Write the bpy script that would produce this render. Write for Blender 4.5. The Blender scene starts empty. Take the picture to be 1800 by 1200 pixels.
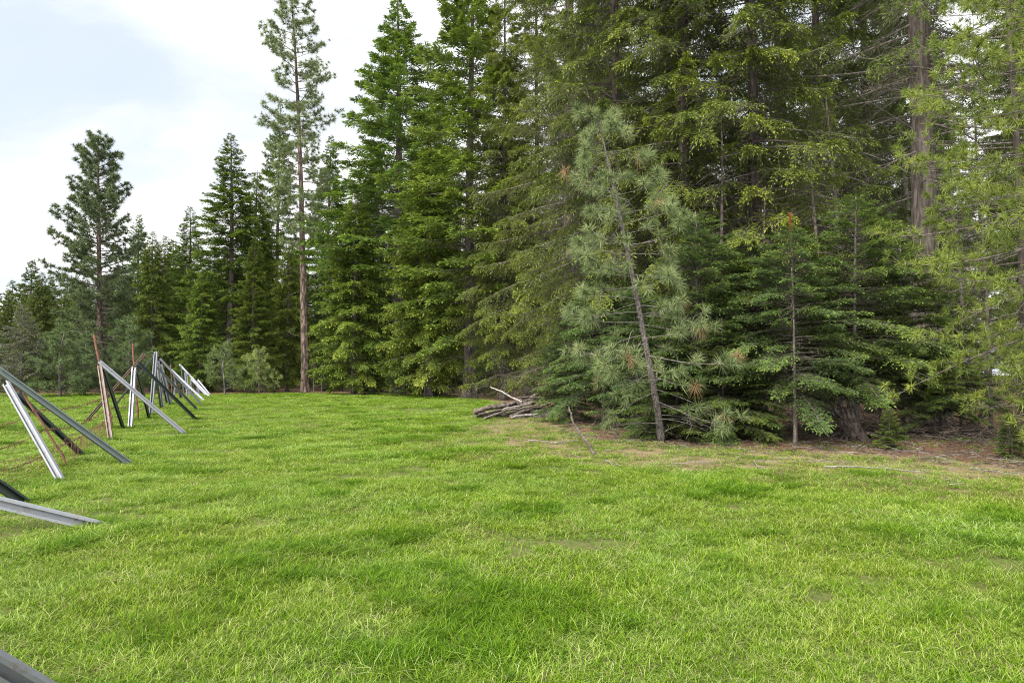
import bpy, math, random
import numpy as np
from mathutils import Vector

R = math.radians
sc = bpy.context.scene
COL = sc.collection

# ------------------------------------------------------------------ camera
PITCH = math.atan(55.0 / 1200.0)
CAMH = 1.6
cam = bpy.data.cameras.new('camera')
cam.sensor_width = 36.0
cam.lens = 24.0
cam.clip_start = 0.05
cam.clip_end = 2000.0
camo = bpy.data.objects.new('camera', cam)
COL.objects.link(camo)
camo.location = (0, 0, CAMH)
camo.rotation_euler = (math.pi / 2 + PITCH, 0, 0)
sc.camera = camo

# ------------------------------------------------------------------ world, sun, exposure
SUN_DIR = Vector((-0.55, -0.75, 0.88)).normalized()      # towards the sun
world = bpy.data.worlds.new('World')
sc.world = world
world.use_nodes = True
wt = world.node_tree
wt.nodes.clear()


def NN(t, typ, **kw):
    n = t.nodes.new(typ)
    for k, v in kw.items():
        setattr(n, k, v)
    return n


def ramp(t, stops, interp='LINEAR'):
    n = t.nodes.new('ShaderNodeValToRGB')
    n.color_ramp.interpolation = interp
    e = n.color_ramp.elements
    while len(e) < len(stops):
        e.new(0.5)
    for i, (p, c) in enumerate(stops):
        e[i].position = p
        e[i].color = (c[0], c[1], c[2], 1) if not isinstance(c, (int, float)) else (c, c, c, 1)
    return n


out = NN(wt, 'ShaderNodeOutputWorld')
sky = NN(wt, 'ShaderNodeTexSky', sky_type='NISHITA')
sky.sun_disc = False
sky.sun_elevation = math.asin(SUN_DIR.z)
sky.sun_rotation = math.atan2(SUN_DIR.x, SUN_DIR.y)
bg1 = NN(wt, 'ShaderNodeBackground')
bg1.inputs['Strength'].default_value = 0.05
wt.links.new(sky.outputs[0], bg1.inputs['Color'])
tc = NN(wt, 'ShaderNodeTexCoord')
sep = NN(wt, 'ShaderNodeSeparateXYZ')
wt.links.new(tc.outputs['Generated'], sep.inputs[0])
# project the view direction on a cloud layer so that clouds flatten to the horizon
mx = NN(wt, 'ShaderNodeMath', operation='MAXIMUM'); mx.inputs[1].default_value = 0.0
wt.links.new(sep.outputs['Z'], mx.inputs[0])
ad = NN(wt, 'ShaderNodeMath', operation='ADD'); ad.inputs[1].default_value = 0.22
wt.links.new(mx.outputs[0], ad.inputs[0])
dx = NN(wt, 'ShaderNodeMath', operation='DIVIDE'); dy = NN(wt, 'ShaderNodeMath', operation='DIVIDE')
wt.links.new(sep.outputs['X'], dx.inputs[0]); wt.links.new(ad.outputs[0], dx.inputs[1])
wt.links.new(sep.outputs['Y'], dy.inputs[0]); wt.links.new(ad.outputs[0], dy.inputs[1])
cb = NN(wt, 'ShaderNodeCombineXYZ')
wt.links.new(dx.outputs[0], cb.inputs[0]); wt.links.new(dy.outputs[0], cb.inputs[1])
cn = NN(wt, 'ShaderNodeTexNoise')
cn.inputs['Scale'].default_value = 1.15
cn.inputs['Detail'].default_value = 7.0
cn.inputs['Roughness'].default_value = 0.52
cn.inputs['Distortion'].default_value = 0.25
mp = NN(wt, 'ShaderNodeMapping'); mp.inputs['Location'].default_value = (3.1, 1.7, 0)
wt.links.new(cb.outputs[0], mp.inputs[0]); wt.links.new(mp.outputs[0], cn.inputs['Vector'])
cr = ramp(wt, [(0.34, (0.60, 0.66, 0.75)), (0.43, (0.76, 0.79, 0.85)), (0.50, (0.98, 0.98, 1.0)), (0.8, (1.1, 1.1, 1.1))])
wt.links.new(cn.outputs['Fac'], cr.inputs[0])
bg2 = NN(wt, 'ShaderNodeBackground')
bg2.inputs['Strength'].default_value = 0.225
wt.links.new(cr.outputs[0], bg2.inputs['Color'])
cf = ramp(wt, [(0.28, 0.82), (0.42, 1.0)])
wt.links.new(cn.outputs['Fac'], cf.inputs[0])
mixw = NN(wt, 'ShaderNodeMixShader')
wt.links.new(cf.outputs[0], mixw.inputs[0])
wt.links.new(bg1.outputs[0], mixw.inputs[1]); wt.links.new(bg2.outputs[0], mixw.inputs[2])
wt.links.new(mixw.outputs[0], out.inputs[0])

sun = bpy.data.lights.new('sun', 'SUN')
sun.energy = 1.5
sun.angle = R(35)
sun.color = (1.0, 0.965, 0.91)
suno = bpy.data.objects.new('sun', sun)
COL.objects.link(suno)
suno.rotation_euler = SUN_DIR.to_track_quat('Z', 'Y').to_euler()
suno.location = (-10, -10, 30)

vs = sc.view_settings
vs.view_transform = 'Standard'
vs.look = 'None'
vs.exposure = 2.65
vs.gamma = 1.0
vs.use_curve_mapping = False
sc.render.engine = 'CYCLES'
sc.cycles.max_bounces = 4
sc.cycles.diffuse_bounces = 2
sc.cycles.glossy_bounces = 1
sc.cycles.transmission_bounces = 2
sc.cycles.use_fast_gi = True
sc.cycles.fast_gi_method = 'REPLACE'
sc.cycles.ao_bounces_render = 1
world.light_settings.distance = 2.5
world.light_settings.ao_factor = 1.0
sc.cycles.use_denoising = True
sc.cycles.use_adaptive_sampling = False
sc.render.film_transparent = False
sc.cycles.filter_width = 1.05
try:
    sc.cycles.denoiser = 'OPENIMAGEDENOISE'
    sc.cycles.denoising_prefilter = 'NONE'
except Exception:
    pass

# ------------------------------------------------------------------ photo pixel -> place
_f = Vector((0, math.cos(PITCH), math.sin(PITCH)))
_u = Vector((0, -math.sin(PITCH), math.cos(PITCH)))


def ray(px, py):
    return _f + Vector((1, 0, 0)) * ((px - 900) / 1200) + _u * ((600 - py) / 1200)


def hz(x, y):
    """height of the ground"""
    x = np.asarray(x, float); y = np.asarray(y, float)
    h = 0.03 * np.sin(x * 0.55 + 1.3) * np.cos(y * 0.43 + 0.4) + 0.018 * np.sin(x * 1.7 + y * 1.1) \
        + 0.012 * np.cos(x * 2.9 - y * 2.3 + 1.0)
    h = h + 0.05 * np.sin(x * 0.12 + 0.5) * np.sin(y * 0.1)
    return h


def G(px, py):
    """point on the ground seen at a pixel"""
    d = ray(px, py)
    z = 0.0
    for _ in range(4):
        t = (z - CAMH) / d.z
        p = Vector((0, 0, CAMH)) + d * t
        z = float(hz(p.x, p.y))
    return p


def PT(px, py, depth):
    d = ray(px, py)
    return Vector((0, 0, CAMH)) + d * (depth / d.y)


def gp(px, depth):
    """ground point at a depth below pixel column px"""
    x = (px - 900) / 1200 * depth
    return Vector((x, depth, float(hz(x, depth))))


# forest edge, from the pixels where grass meets the trees
EDGE_PX = [(-700, 692), (0, 692), (400, 692), (700, 692), (820, 697), (905, 712), (965, 733), (1010, 772), (1150, 785),
           (1300, 792), (1500, 802), (1800, 828), (2300, 870), (3200, 930)]
EDGE = np.array([[G(a, b).x, G(a, b).y] for a, b in EDGE_PX])


def edge_sd(x, y):
    """signed distance to the forest edge, positive in the forest"""
    x = np.asarray(x, float); y = np.asarray(y, float)
    best = np.full(x.shape, 1e9); sgn = np.ones(x.shape)
    for a, b in zip(EDGE[:-1], EDGE[1:]):
        d = b - a
        t = np.clip(((x - a[0]) * d[0] + (y - a[1]) * d[1]) / (d @ d), 0, 1)
        qx = a[0] + t * d[0]; qy = a[1] + t * d[1]
        dd = np.hypot(x - qx, y - qy)
        cr_ = d[0] * (y - a[1]) - d[1] * (x - a[0])
        m = dd < best - 1e-9
        best = np.where(m, dd, best); sgn = np.where(m, np.sign(cr_), sgn)
    sd = best * sgn
    # the dry strip in front of the trees is wide on the near side and narrow at the far end
    w = np.clip((30 - y) / 14, 0, 1) * 3.0 + .35
    return np.where(sd < 0, sd * (3.3 / w), sd)


# ------------------------------------------------------------------ materials
def newmat(name):
    m = bpy.data.materials.new(name)
    m.use_nodes = True
    t = m.node_tree
    t.nodes.clear()
    o = t.nodes.new('ShaderNodeOutputMaterial')
    return m, t, o


def mixc(t, fac, a, b, mode='MIX'):
    n = t.nodes.new('ShaderNodeMix')
    n.data_type = 'RGBA'
    n.blend_type = mode
    for s, v in ((0, fac), (6, a), (7, b)):
        if hasattr(v, 'is_output'):
            t.links.new(v, n.inputs[s])
        elif s == 0:
            n.inputs[s].default_value = v
        else:
            n.inputs[s].default_value = (v[0], v[1], v[2], 1)
    return n.outputs[2]


def noise(t, scale, detail=4, rough=0.55, vec=None, dist=0.0):
    n = t.nodes.new('ShaderNodeTexNoise')
    n.inputs['Scale'].default_value = scale
    n.inputs['Detail'].default_value = detail
    n.inputs['Roughness'].default_value = rough
    n.inputs['Distortion'].default_value = dist
    if vec is not None:
        t.links.new(vec, n.inputs['Vector'])
    return n.outputs['Fac']


def scaled(t, sx, sy, sz, src='Object'):
    c = t.nodes.new('ShaderNodeTexCoord')
    m = t.nodes.new('ShaderNodeMapping')
    m.inputs['Scale'].default_value = (sx, sy, sz)
    t.links.new(c.outputs[src], m.inputs[0])
    return m.outputs[0]


def needle_mat(name, dark, mid, bright, transl=0.3):
    """needles: colour from the shoot's own age tint and the tree's own tint"""
    m, t, o = newmat(name)
    at = NN(t, 'ShaderNodeAttribute', attribute_name='tint')
    rp = ramp(t, [(0.0, dark), (0.5, mid), (1.0, bright)])
    t.links.new(at.outputs['Fac'], rp.inputs[0])
    oi = NN(t, 'ShaderNodeObjectInfo')
    c = mixc(t, 1.0, rp.outputs[0], oi.outputs['Color'], 'MULTIPLY')
    hs = NN(t, 'ShaderNodeHueSaturation')
    mr = NN(t, 'ShaderNodeMapRange')
    mr.inputs['To Min'].default_value = 0.82; mr.inputs['To Max'].default_value = 1.18
    t.links.new(oi.outputs['Random'], mr.inputs[0])
    t.links.new(mr.outputs[0], hs.inputs['Value'])
    t.links.new(c, hs.inputs['Color'])
    p = NN(t, 'ShaderNodeBsdfPrincipled')
    p.inputs['Roughness'].default_value = 0.55
    p.inputs['Specular IOR Level'].default_value = 0.25
    t.links.new(hs.outputs[0], p.inputs['Base Color'])
    tr = NN(t, 'ShaderNodeBsdfTranslucent')
    c2 = mixc(t, 1.0, hs.outputs[0], (1.25, 1.3, 0.7), 'MULTIPLY')
    t.links.new(c2, tr.inputs['Color'])
    mx_ = NN(t, 'ShaderNodeMixShader'); mx_.inputs[0].default_value = transl
    t.links.new(p.outputs[0], mx_.inputs[1]); t.links.new(tr.outputs[0], mx_.inputs[2])
    t.links.new(mx_.outputs[0], o.inputs[0])
    return m


def bark_mat(name, dark, mid, light, sx=9, sz=1.6, bump=0.6, plates=False):
    m, t, o = newmat(name)
    v = scaled(t, sx, sx, sz)
    n1 = noise(t, 1.0, 6, 0.62, v, 0.4)
    rp = ramp(t, [(0.32, dark), (0.5, mid), (0.68, light)])
    if plates:
        vo = NN(t, 'ShaderNodeTexVoronoi', feature='DISTANCE_TO_EDGE')
        v2 = scaled(t, sx * 0.8, sx * 0.8, sz * 0.8)
        vo.inputs['Scale'].default_value = 0.8
        t.links.new(v2, vo.inputs['Vector'])
        mr = NN(t, 'ShaderNodeMapRange'); mr.inputs['From Max'].default_value = 0.18
        t.links.new(vo.outputs['Distance'], mr.inputs[0])
        mu = NN(t, 'ShaderNodeMath', operation='MULTIPLY')
        ad_ = NN(t, 'ShaderNodeMath', operation='MULTIPLY_ADD')
        ad_.inputs[1].default_value = 0.5; ad_.inputs[2].default_value = 0.5
        t.links.new(mr.outputs[0], ad_.inputs[0])
        t.links.new(n1, mu.inputs[0]); t.links.new(ad_.outputs[0], mu.inputs[1])
        h = mu.outputs[0]
        rp.color_ramp.elements[0].position = 0.22
        rp.color_ramp.elements[1].position = 0.42
        rp.color_ramp.elements[2].position = 0.62
    else:
        h = n1
    t.links.new(h, rp.inputs[0])
    c = rp.outputs[0]
    p = NN(t, 'ShaderNodeBsdfPrincipled')
    p.inputs['Roughness'].default_value = 0.9
    p.inputs['Specular IOR Level'].default_value = 0.15
    t.links.new(c, p.inputs['Base Color'])
    b = NN(t, 'ShaderNodeBump'); b.inputs['Strength'].default_value = bump; b.inputs['Distance'].default_value = 0.05
    t.links.new(h, b.inputs['Height']); t.links.new(b.outputs[0], p.inputs['Normal'])
    t.links.new(p.outputs[0], o.inputs[0])
    return m


M = {}
M['fir'] = needle_mat('fir_needles', (0.044, 0.070, 0.013), (0.115, 0.155, 0.026), (0.25, 0.275, 0.06))
M['grand'] = needle_mat('grand_fir_needles', (0.040, 0.078, 0.020), (0.105, 0.165, 0.036), (0.25, 0.31, 0.06))
M['pine'] = needle_mat('pine_needles', (0.065, 0.095, 0.034), (0.135, 0.175, 0.070), (0.28, 0.31, 0.14))
M['ypine'] = needle_mat('bright_pine_needles', (0.070, 0.10, 0.018), (0.155, 0.20, 0.034), (0.29, 0.32, 0.055))
M['brown'] = needle_mat('dead_needles', (0.10, 0.06, 0.03), (0.19, 0.115, 0.055), (0.28, 0.18, 0.09))
M['rusty_needles'] = needle_mat('rusty_needles', (0.16, 0.06, 0.02), (0.28, 0.115, 0.04), (0.36, 0.17, 0.07))
M['grey_needles'] = needle_mat('grey_lichen', (0.09, 0.095, 0.07), (0.16, 0.165, 0.12), (0.26, 0.26, 0.19))
M['bark'] = bark_mat('fir_bark', (0.035, 0.028, 0.022), (0.10, 0.082, 0.066), (0.20, 0.17, 0.14))
M['pbark'] = bark_mat('pine_bark', (0.024, 0.019, 0.016), (0.088, 0.062, 0.047), (0.165, 0.122, 0.095), 7, 1.8, 0.7, True)
M['dbark'] = bark_mat('dark_fir_bark', (0.022, 0.018, 0.014), (0.062, 0.050, 0.040), (0.125, 0.105, 0.085))
M['ybark'] = bark_mat('young_pine_bark', (0.03, 0.026, 0.022), (0.09, 0.08, 0.068), (0.19, 0.17, 0.145), 26, 14, 0.9)
M['gbark'] = bark_mat('grey_bark', (0.05, 0.045, 0.038), (0.14, 0.125, 0.105), (0.24, 0.22, 0.19), 14, 3.0)
M['limb'] = bark_mat('limb_bark', (0.04, 0.032, 0.026), (0.10, 0.084, 0.068), (0.19, 0.165, 0.14), 12, 12, 0.2)
M['deadwood'] = bark_mat('dead_twig_bark', (0.10, 0.09, 0.078), (0.20, 0.18, 0.16), (0.34, 0.315, 0.28), 12, 12, 0.2)
M['log'] = bark_mat('log_bark', (0.03, 0.024, 0.018), (0.085, 0.068, 0.054), (0.18, 0.15, 0.122), 10, 10, 0.6)
M['pale'] = bark_mat('barkless_wood', (0.20, 0.18, 0.15), (0.31, 0.285, 0.24), (0.43, 0.40, 0.35), 9, 9, 0.3)
M['cutwood'] = bark_mat('cut_wood', (0.12, 0.075, 0.045), (0.20, 0.125, 0.07), (0.28, 0.185, 0.11), 20, 20, 0.2)


# ------------------------------------------------------------------ mesh helpers
def mesh_np(name, V, F, mat, tint=None, smooth=False):
    """V (n,3); F list of (m,k) index arrays"""
    if not isinstance(F, (list, tuple)):
        F = [F]
    V = np.ascontiguousarray(V, dtype=np.float32)
    me = bpy.data.meshes.new(name)
    me.vertices.add(len(V))
    me.vertices.foreach_set('co', V.ravel())
    F = [f for f in F if len(f)]
    nl = sum(f.size for f in F); npoly = sum(len(f) for f in F)
    me.loops.add(nl)
    me.loops.foreach_set('vertex_index', np.concatenate([f.ravel() for f in F]).astype(np.int32))
    me.polygons.add(npoly)
    tot = np.concatenate([np.full(len(f), f.shape[1]) for f in F])
    st = np.concatenate([[0], np.cumsum(tot)[:-1]])
    me.polygons.foreach_set('loop_start', st.astype(np.int32))
    me.polygons.foreach_set('use_smooth', np.full(npoly, bool(smooth)))
    if tint is not None:
        a = me.attributes.new('tint', 'FLOAT', 'POINT')
        a.data.foreach_set('value', np.ascontiguousarray(tint, dtype=np.float32))
    for mm in (mat if isinstance(mat, (list, tuple)) else [mat]):
        me.materials.append(mm)
    me.update(calc_edges=True)
    me.validate()
    return me


def nrm(a):
    return a / np.maximum(np.linalg.norm(a, axis=-1, keepdims=True), 1e-9)


def tubes(P, Rd, k=5, ref=(0.05, 0.03, 1.0)):
    """batch of tubes: P (B,n,3), Rd (B,n) -> verts, quads"""
    B, n, _ = P.shape
    T = np.empty_like(P)
    T[:, 1:-1] = P[:, 2:] - P[:, :-2]
    T[:, 0] = P[:, 1] - P[:, 0]; T[:, -1] = P[:, -1] - P[:, -2]
    T = nrm(T)
    rf = np.broadcast_to(np.asarray(ref, float), T.shape)
    U = nrm(np.cross(T, rf)); W = np.cross(T, U)
    a = np.arange(k) * 2 * np.pi / k
    Vv = P[:, :, None, :] + Rd[:, :, None, None] * (np.cos(a)[None, None, :, None] * U[:, :, None, :] + np.sin(a)[None, None, :, None] * W[:, :, None, :])
    idx = np.arange(B * n * k).reshape(B, n, k)
    i0 = idx[:, :-1]; i1 = idx[:, 1:]
    Q = np.stack([i0, np.roll(i0, -1, 2), np.roll(i1, -1, 2), i1], -1).reshape(-1, 4)
    return Vv.reshape(-1, 3), Q


class Acc:
    """collects pieces of one mesh"""
    def __init__(self):
        self.V = []; self.F = {}; self.T = []; self.n = 0

    def add(self, V, F, tint=None):
        if len(V) == 0:
            return
        self.V.append(V)
        self.F.setdefault(F.shape[1], []).append(F + self.n)
        self.T.append(np.full(len(V), 0.5) if tint is None else tint)
        self.n += len(V)

    def mesh(self, name, mat, smooth=False, tint=True):
        if not self.n:
            return None
        return mesh_np(name, np.concatenate(self.V), [np.concatenate(f) for f in self.F.values()], mat,
                       np.concatenate(self.T) if tint else None, smooth)


def trunk_mesh(rng, H, r0, mat, lean=(0, 0), bend=0.0, sides=12, rings=40, rough=0.06, flare=0.55, top=0.012):
    """returns mesh and centre-line function"""
    ph = rng.uniform(0, 6.28, 4); am = rng.uniform(0.3, 1.0, 2) * bend

    def c(z):
        q = np.asarray(z, float) / H
        x = lean[0] * q ** 1.25 + am[0] * np.sin(q * 4.2 + ph[0]) * q
        y = lean[1] * q ** 1.25 + am[1] * np.sin(q * 3.7 + ph[1]) * q
        return np.stack([x, y], -1)

    def rad(z):
        q = np.clip(np.asarray(z, float) / H, 0, 1)
        return r0 * (1 - q) ** 0.85 + top + r0 * flare * np.exp(-np.maximum(np.asarray(z, float), -0.05) / (r0 * 1.6))
    z = np.concatenate([np.linspace(-0.15, min(1.5, H * .2), rings // 4, endpoint=False), np.linspace(min(1.5, H * .2), H, rings - rings // 4)])
    a = np.arange(sides) * 2 * np.pi / sides
    rr = rad(z)[:, None] * (1 + rough * rng.normal(size=(len(z), sides)) + rough * 1.3 * rng.normal(size=sides)[None] + 0.10 * np.exp(-z / 0.5)[:, None] * np.sin(a * 5 + ph[2])[None])
    cc = c(z)
    V = np.stack([cc[:, 0:1] + rr * np.cos(a), cc[:, 1:2] + rr * np.sin(a), np.repeat(z[:, None], sides, 1)], -1)
    idx = np.arange(len(z) * sides).reshape(len(z), sides)
    Q = np.stack([idx[:-1], np.roll(idx[:-1], -1, 1), np.roll(idx[1:], -1, 1), idx[1:]], -1).reshape(-1, 4)
    return mesh_np('trunk', V.reshape(-1, 3), Q, mat, None, True), c, rad


def branch_curves(rng, c, rad, z, phi, L, se, dr, up, n=7, wob=0.05):
    B = len(z)
    s = np.linspace(0, 1, n)
    d = np.stack([np.cos(phi), np.sin(phi)], -1)
    lat = np.stack([-np.sin(phi), np.cos(phi)], -1)
    bl = rng.normal(0, wob, B)
    c0 = c(z)

    def pos(i, s_):
        h = c0[i] + d[i] * (L[i] * s_)[..., None] + lat[i] * (L[i] * bl[i] * np.sin(s_ * 3.0 + phi[i] * 7))[..., None]
        zz = z[i] + L[i] * (se[i] * s_ - dr[i] * s_ ** 2 + up[i] * s_ ** 3)
        return np.concatenate([h, zz[..., None]], -1)
    ii = np.repeat(np.arange(B)[:, None], n, 1); ss = np.repeat(s[None], B, 0)
    return pos, pos(ii, ss)


def twig_tubes(P0, D, lb, sag, r, k=3):
    """batch of bent twigs"""
    u = np.array([0, 0.5, 1.0])
    P = P0[:, None] + D[:, None] * (lb[:, None] * u)[..., None]
    P[:, :, 2] -= (sag * lb)[:, None] * u ** 2
    Rr = r[:, None] * np.array([1, .75, .3])
    return tubes(P, Rr, k)


def kites(base, sd, ls, sw, nv):
    """leaf-shaped quads: base, direction, length, width, plane normal"""
    pp = nrm(np.cross(sd, nv)) * (sw * 0.5)[..., None]
    mid = base + sd * (ls * 0.48)[..., None]
    V = np.stack([base, mid + pp, base + sd * ls[..., None], mid - pp], 1)
    n = len(base)
    return V.reshape(-1, 3), np.arange(n * 4).reshape(n, 4)


def fir(seed, H, r0, z0, nb, Lmax, spacing, K, sl, sw, pend=0.25, s_top=0.5, s_bot=-0.22, droop=0.22, upt=0.16, frond=0.34,
        lbmax=0.8, lbmin=0.10, bare=0.22, twigs=True, ndead=0, deadL=1.4, bsides=4, lean=(0, 0), bend=0.15, needle='fir', bark='bark',
        prof=None, tsides=12, trings=36, gap=0.0, dtw=True, zpow=0.9, tsh=0.0, rough=0.06):
    rng = np.random.default_rng(seed)
    tm, c, rad = trunk_mesh(rng, H, r0, M[bark], lean, bend, tsides, trings, rough)
    q = np.sort(((np.arange(nb) + rng.random(nb)) / nb) ** zpow)
    if gap:
        keep = rng.random(nb) > gap * (1 - q); q = q[keep]; nb = len(q)
    z = z0 + (H * 0.988 - z0) * q
    if prof is None:
        pr = np.minimum(1.0, 0.62 + q * 1.6) * (1 - q) ** 0.78
    else:
        pr = prof(q)
    L = Lmax * pr * rng.uniform(0.6, 1.12, nb) + 0.12
    phi = np.arange(nb) * 2.39996 + rng.normal(0, .35, nb)
    se = s_bot + (s_top - s_bot) * q ** 1.2 + rng.normal(0, .08, nb)
    dr = droop * rng.uniform(.5, 1.5, nb); up = upt * rng.uniform(.4, 1.6, nb)
    pos, BP = branch_curves(rng, c, rad, z, phi, L, se, dr, up)
    wood = Acc()
    br = np.minimum(0.010 * L + 0.004, rad(z) * 0.5)
    V, Q = tubes(BP, br[:, None] * np.linspace(1, .22, BP.shape[1])[None], bsides)
    wood.add(V, Q)
    # branchlets
    m = np.maximum(5, (L / spacing * 2).astype(int))
    bi = np.repeat(np.arange(nb), m); Mn = len(bi)
    s = 0.10 + 0.90 * rng.random(Mn) ** 0.8
    side = np.where(rng.random(Mn) < .5, -1.0, 1.0)
    P0 = pos(bi, s); T = nrm(pos(bi, np.minimum(s + .03, 1.03)) - pos(bi, s - .03))
    lat = nrm(np.cross(T, np.array([0, 0, 1.0])))
    N0 = np.cross(lat, T)
    al = rng.uniform(R(32), R(72), Mn) * np.clip(1.15 - s * .5, 0.3, 1)
    D = nrm(np.cos(al)[:, None] * T + (np.sin(al) * side)[:, None] * lat + rng.normal(0, .13, (Mn, 3)))
    lb = np.clip(frond * L[bi] * (1.02 - s) ** 0.7 * rng.uniform(.55, 1.2, Mn) + lbmin, lbmin, lbmax)
    pd = pend * rng.uniform(.3, 1.7, Mn)
    live = s > bare * rng.uniform(.5, 1.6, Mn)
    if twigs:
        tw = np.ones(Mn, bool) if dtw else live
        V, Q = twig_tubes(P0[tw], D[tw], lb[tw], pd[tw], 0.0022 + lb[tw] * .006)
        wood.add(V, Q)
    # dead limbs below the crown
    if ndead:
        zd = z0 * rng.random(ndead) ** 0.7 * 1.1 + 0.35
        Ld = deadL * rng.uniform(.3, 1.25, ndead)
        pd_ = rng.uniform(0, 6.28, ndead)
        posd, DP = branch_curves(rng, c, rad, zd, pd_, Ld, rng.normal(-.05, .2, ndead), rng.uniform(0, .35, ndead), rng.uniform(0, .2, ndead), 7, .12)
        V, Q = tubes(DP, (0.007 * Ld + .004)[:, None] * np.linspace(1, .25, 7)[None], bsides)
        wood.add(V, Q)
        md = np.maximum(3, (Ld / .14).astype(int)); di = np.repeat(np.arange(ndead), md)
        sd_ = rng.uniform(.2, 1, len(di))
        p0 = posd(di, sd_); tt = nrm(posd(di, sd_ + .03) - p0)
        dd = nrm(tt + rng.normal(0, .7, (len(di), 3)))
        V, Q = twig_tubes(p0, dd, Ld[di] * .3 * rng.uniform(.3, 1.2, len(di)), rng.uniform(-.1, .5, len(di)), np.full(len(di), .0035))
        wood.add(V, Q)
    # shoots
    li = np.nonzero(live)[0]
    if len(li) == 0:
        return dict(H=H, parts=[('trunk', tm), ('branches', wood.mesh('branches', M['limb'], True, False))])
    Pl, Dl, lbl, pdl, Nl, sl_, bl_ = P0[li], D[li], lb[li], pd[li], N0[li], s[li], bi[li]
    ml = len(li)
    u = (np.arange(K)[None] + rng.random((ml, K))) / K
    u[:, -1] = 1.0
    sg = np.where((np.arange(K) % 2 == 0)[None], 1.0, -1.0) * np.ones((ml, 1))
    B = Pl[:, None] + Dl[:, None] * (lbl[:, None] * u)[..., None]
    B[..., 2] -= (pdl * lbl)[:, None] * u ** 2
    Dt = np.repeat(Dl[:, None], K, 1).copy()
    Dt[..., 2] -= 2 * pdl[:, None] * u
    Dt = nrm(Dt)
    nv = nrm(Nl[:, None] + rng.normal(0, .38, (ml, K, 3)))
    sv = nrm(np.cross(Dt, nv))
    wgt = np.where(np.arange(K) == K - 1, 0.0, 1.0)[None] * rng.uniform(.45, .95, (ml, K))
    sdv = nrm(Dt * .8 + sv * (sg * wgt)[..., None] + rng.normal(0, .12, (ml, K, 3)))
    ls = sl * (1.05 - .5 * u) * rng.uniform(.7, 1.3, (ml, K)) * np.clip(lbl / 0.25, .55, 1.25)[:, None]
    wd = sw * rng.uniform(.8, 1.25, (ml, K)) * np.clip(lbl / 0.25, .7, 1.15)[:, None]
    brand = rng.normal(0, .12, nb)
    tint = 0.24 + brand[bl_][:, None] + rng.normal(0, .09, ml)[:, None] + tsh + 0.34 * (u ** 1.5) * (sl_[:, None] ** 1.5) + rng.normal(0, .08, (ml, K))
    V, Q = kites(B.reshape(-1, 3), sdv.reshape(-1, 3), ls.ravel(), wd.ravel(), nv.reshape(-1, 3))
    tv = np.repeat(np.clip(tint.ravel(), 0, 1), 4).reshape(-1, 4)
    tv[:, 2] = np.clip(tv[:, 2] + .07, 0, 1)
    cm = mesh_np('crown', V, Q, M[needle], tv.ravel())
    return dict(H=H, parts=[('trunk', tm), ('branches', wood.mesh('branches', M['limb'], True, False)), ('crown', cm)])


def tufts(rng, P, D, N, nl, nw, spread=(18, 105), back=.12, droop=.12, tint=None, tl=None):
    """bursts of long needles at the ends of twigs"""
    m = len(P)
    th = np.radians(rng.uniform(spread[0], spread[1], (m, N)))
    ps = rng.uniform(0, 2 * np.pi, (m, N))
    rf = np.where(np.abs(D[:, 2:3]) > .9, np.array([[1.0, 0, 0]]), np.array([[0, 0, 1.0]]))
    U = nrm(np.cross(D, rf)); W = np.cross(D, U)
    dv = np.cos(th)[..., None] * D[:, None] + np.sin(th)[..., None] * (np.cos(ps)[..., None] * U[:, None] + np.sin(ps)[..., None] * W[:, None])
    sc_ = np.ones(m) if tl is None else tl
    ln = nl * rng.uniform(.75, 1.15, (m, N)) * sc_[:, None]
    b = P[:, None] - D[:, None] * (back * sc_[:, None] * rng.random((m, N)))[..., None]
    tip = b + dv * ln[..., None]
    tip[..., 2] -= droop * ln * rng.uniform(.2, 1.6, (m, N))
    pr = nrm(np.cross(dv, rng.normal(size=(m, N, 3)))) * nw * .5
    V = np.stack([b - pr, b + pr, tip], 2).reshape(-1, 3)
    F = np.arange(m * N * 3).reshape(-1, 3)
    t = (np.full(m, .45) if tint is None else tint)[:, None] + rng.normal(0, .1, (m, N))
    tt = np.repeat(t.ravel(), 3).reshape(-1, 3); tt[:, 2] += .1
    return V, F, np.clip(tt.ravel(), 0, 1)


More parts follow.
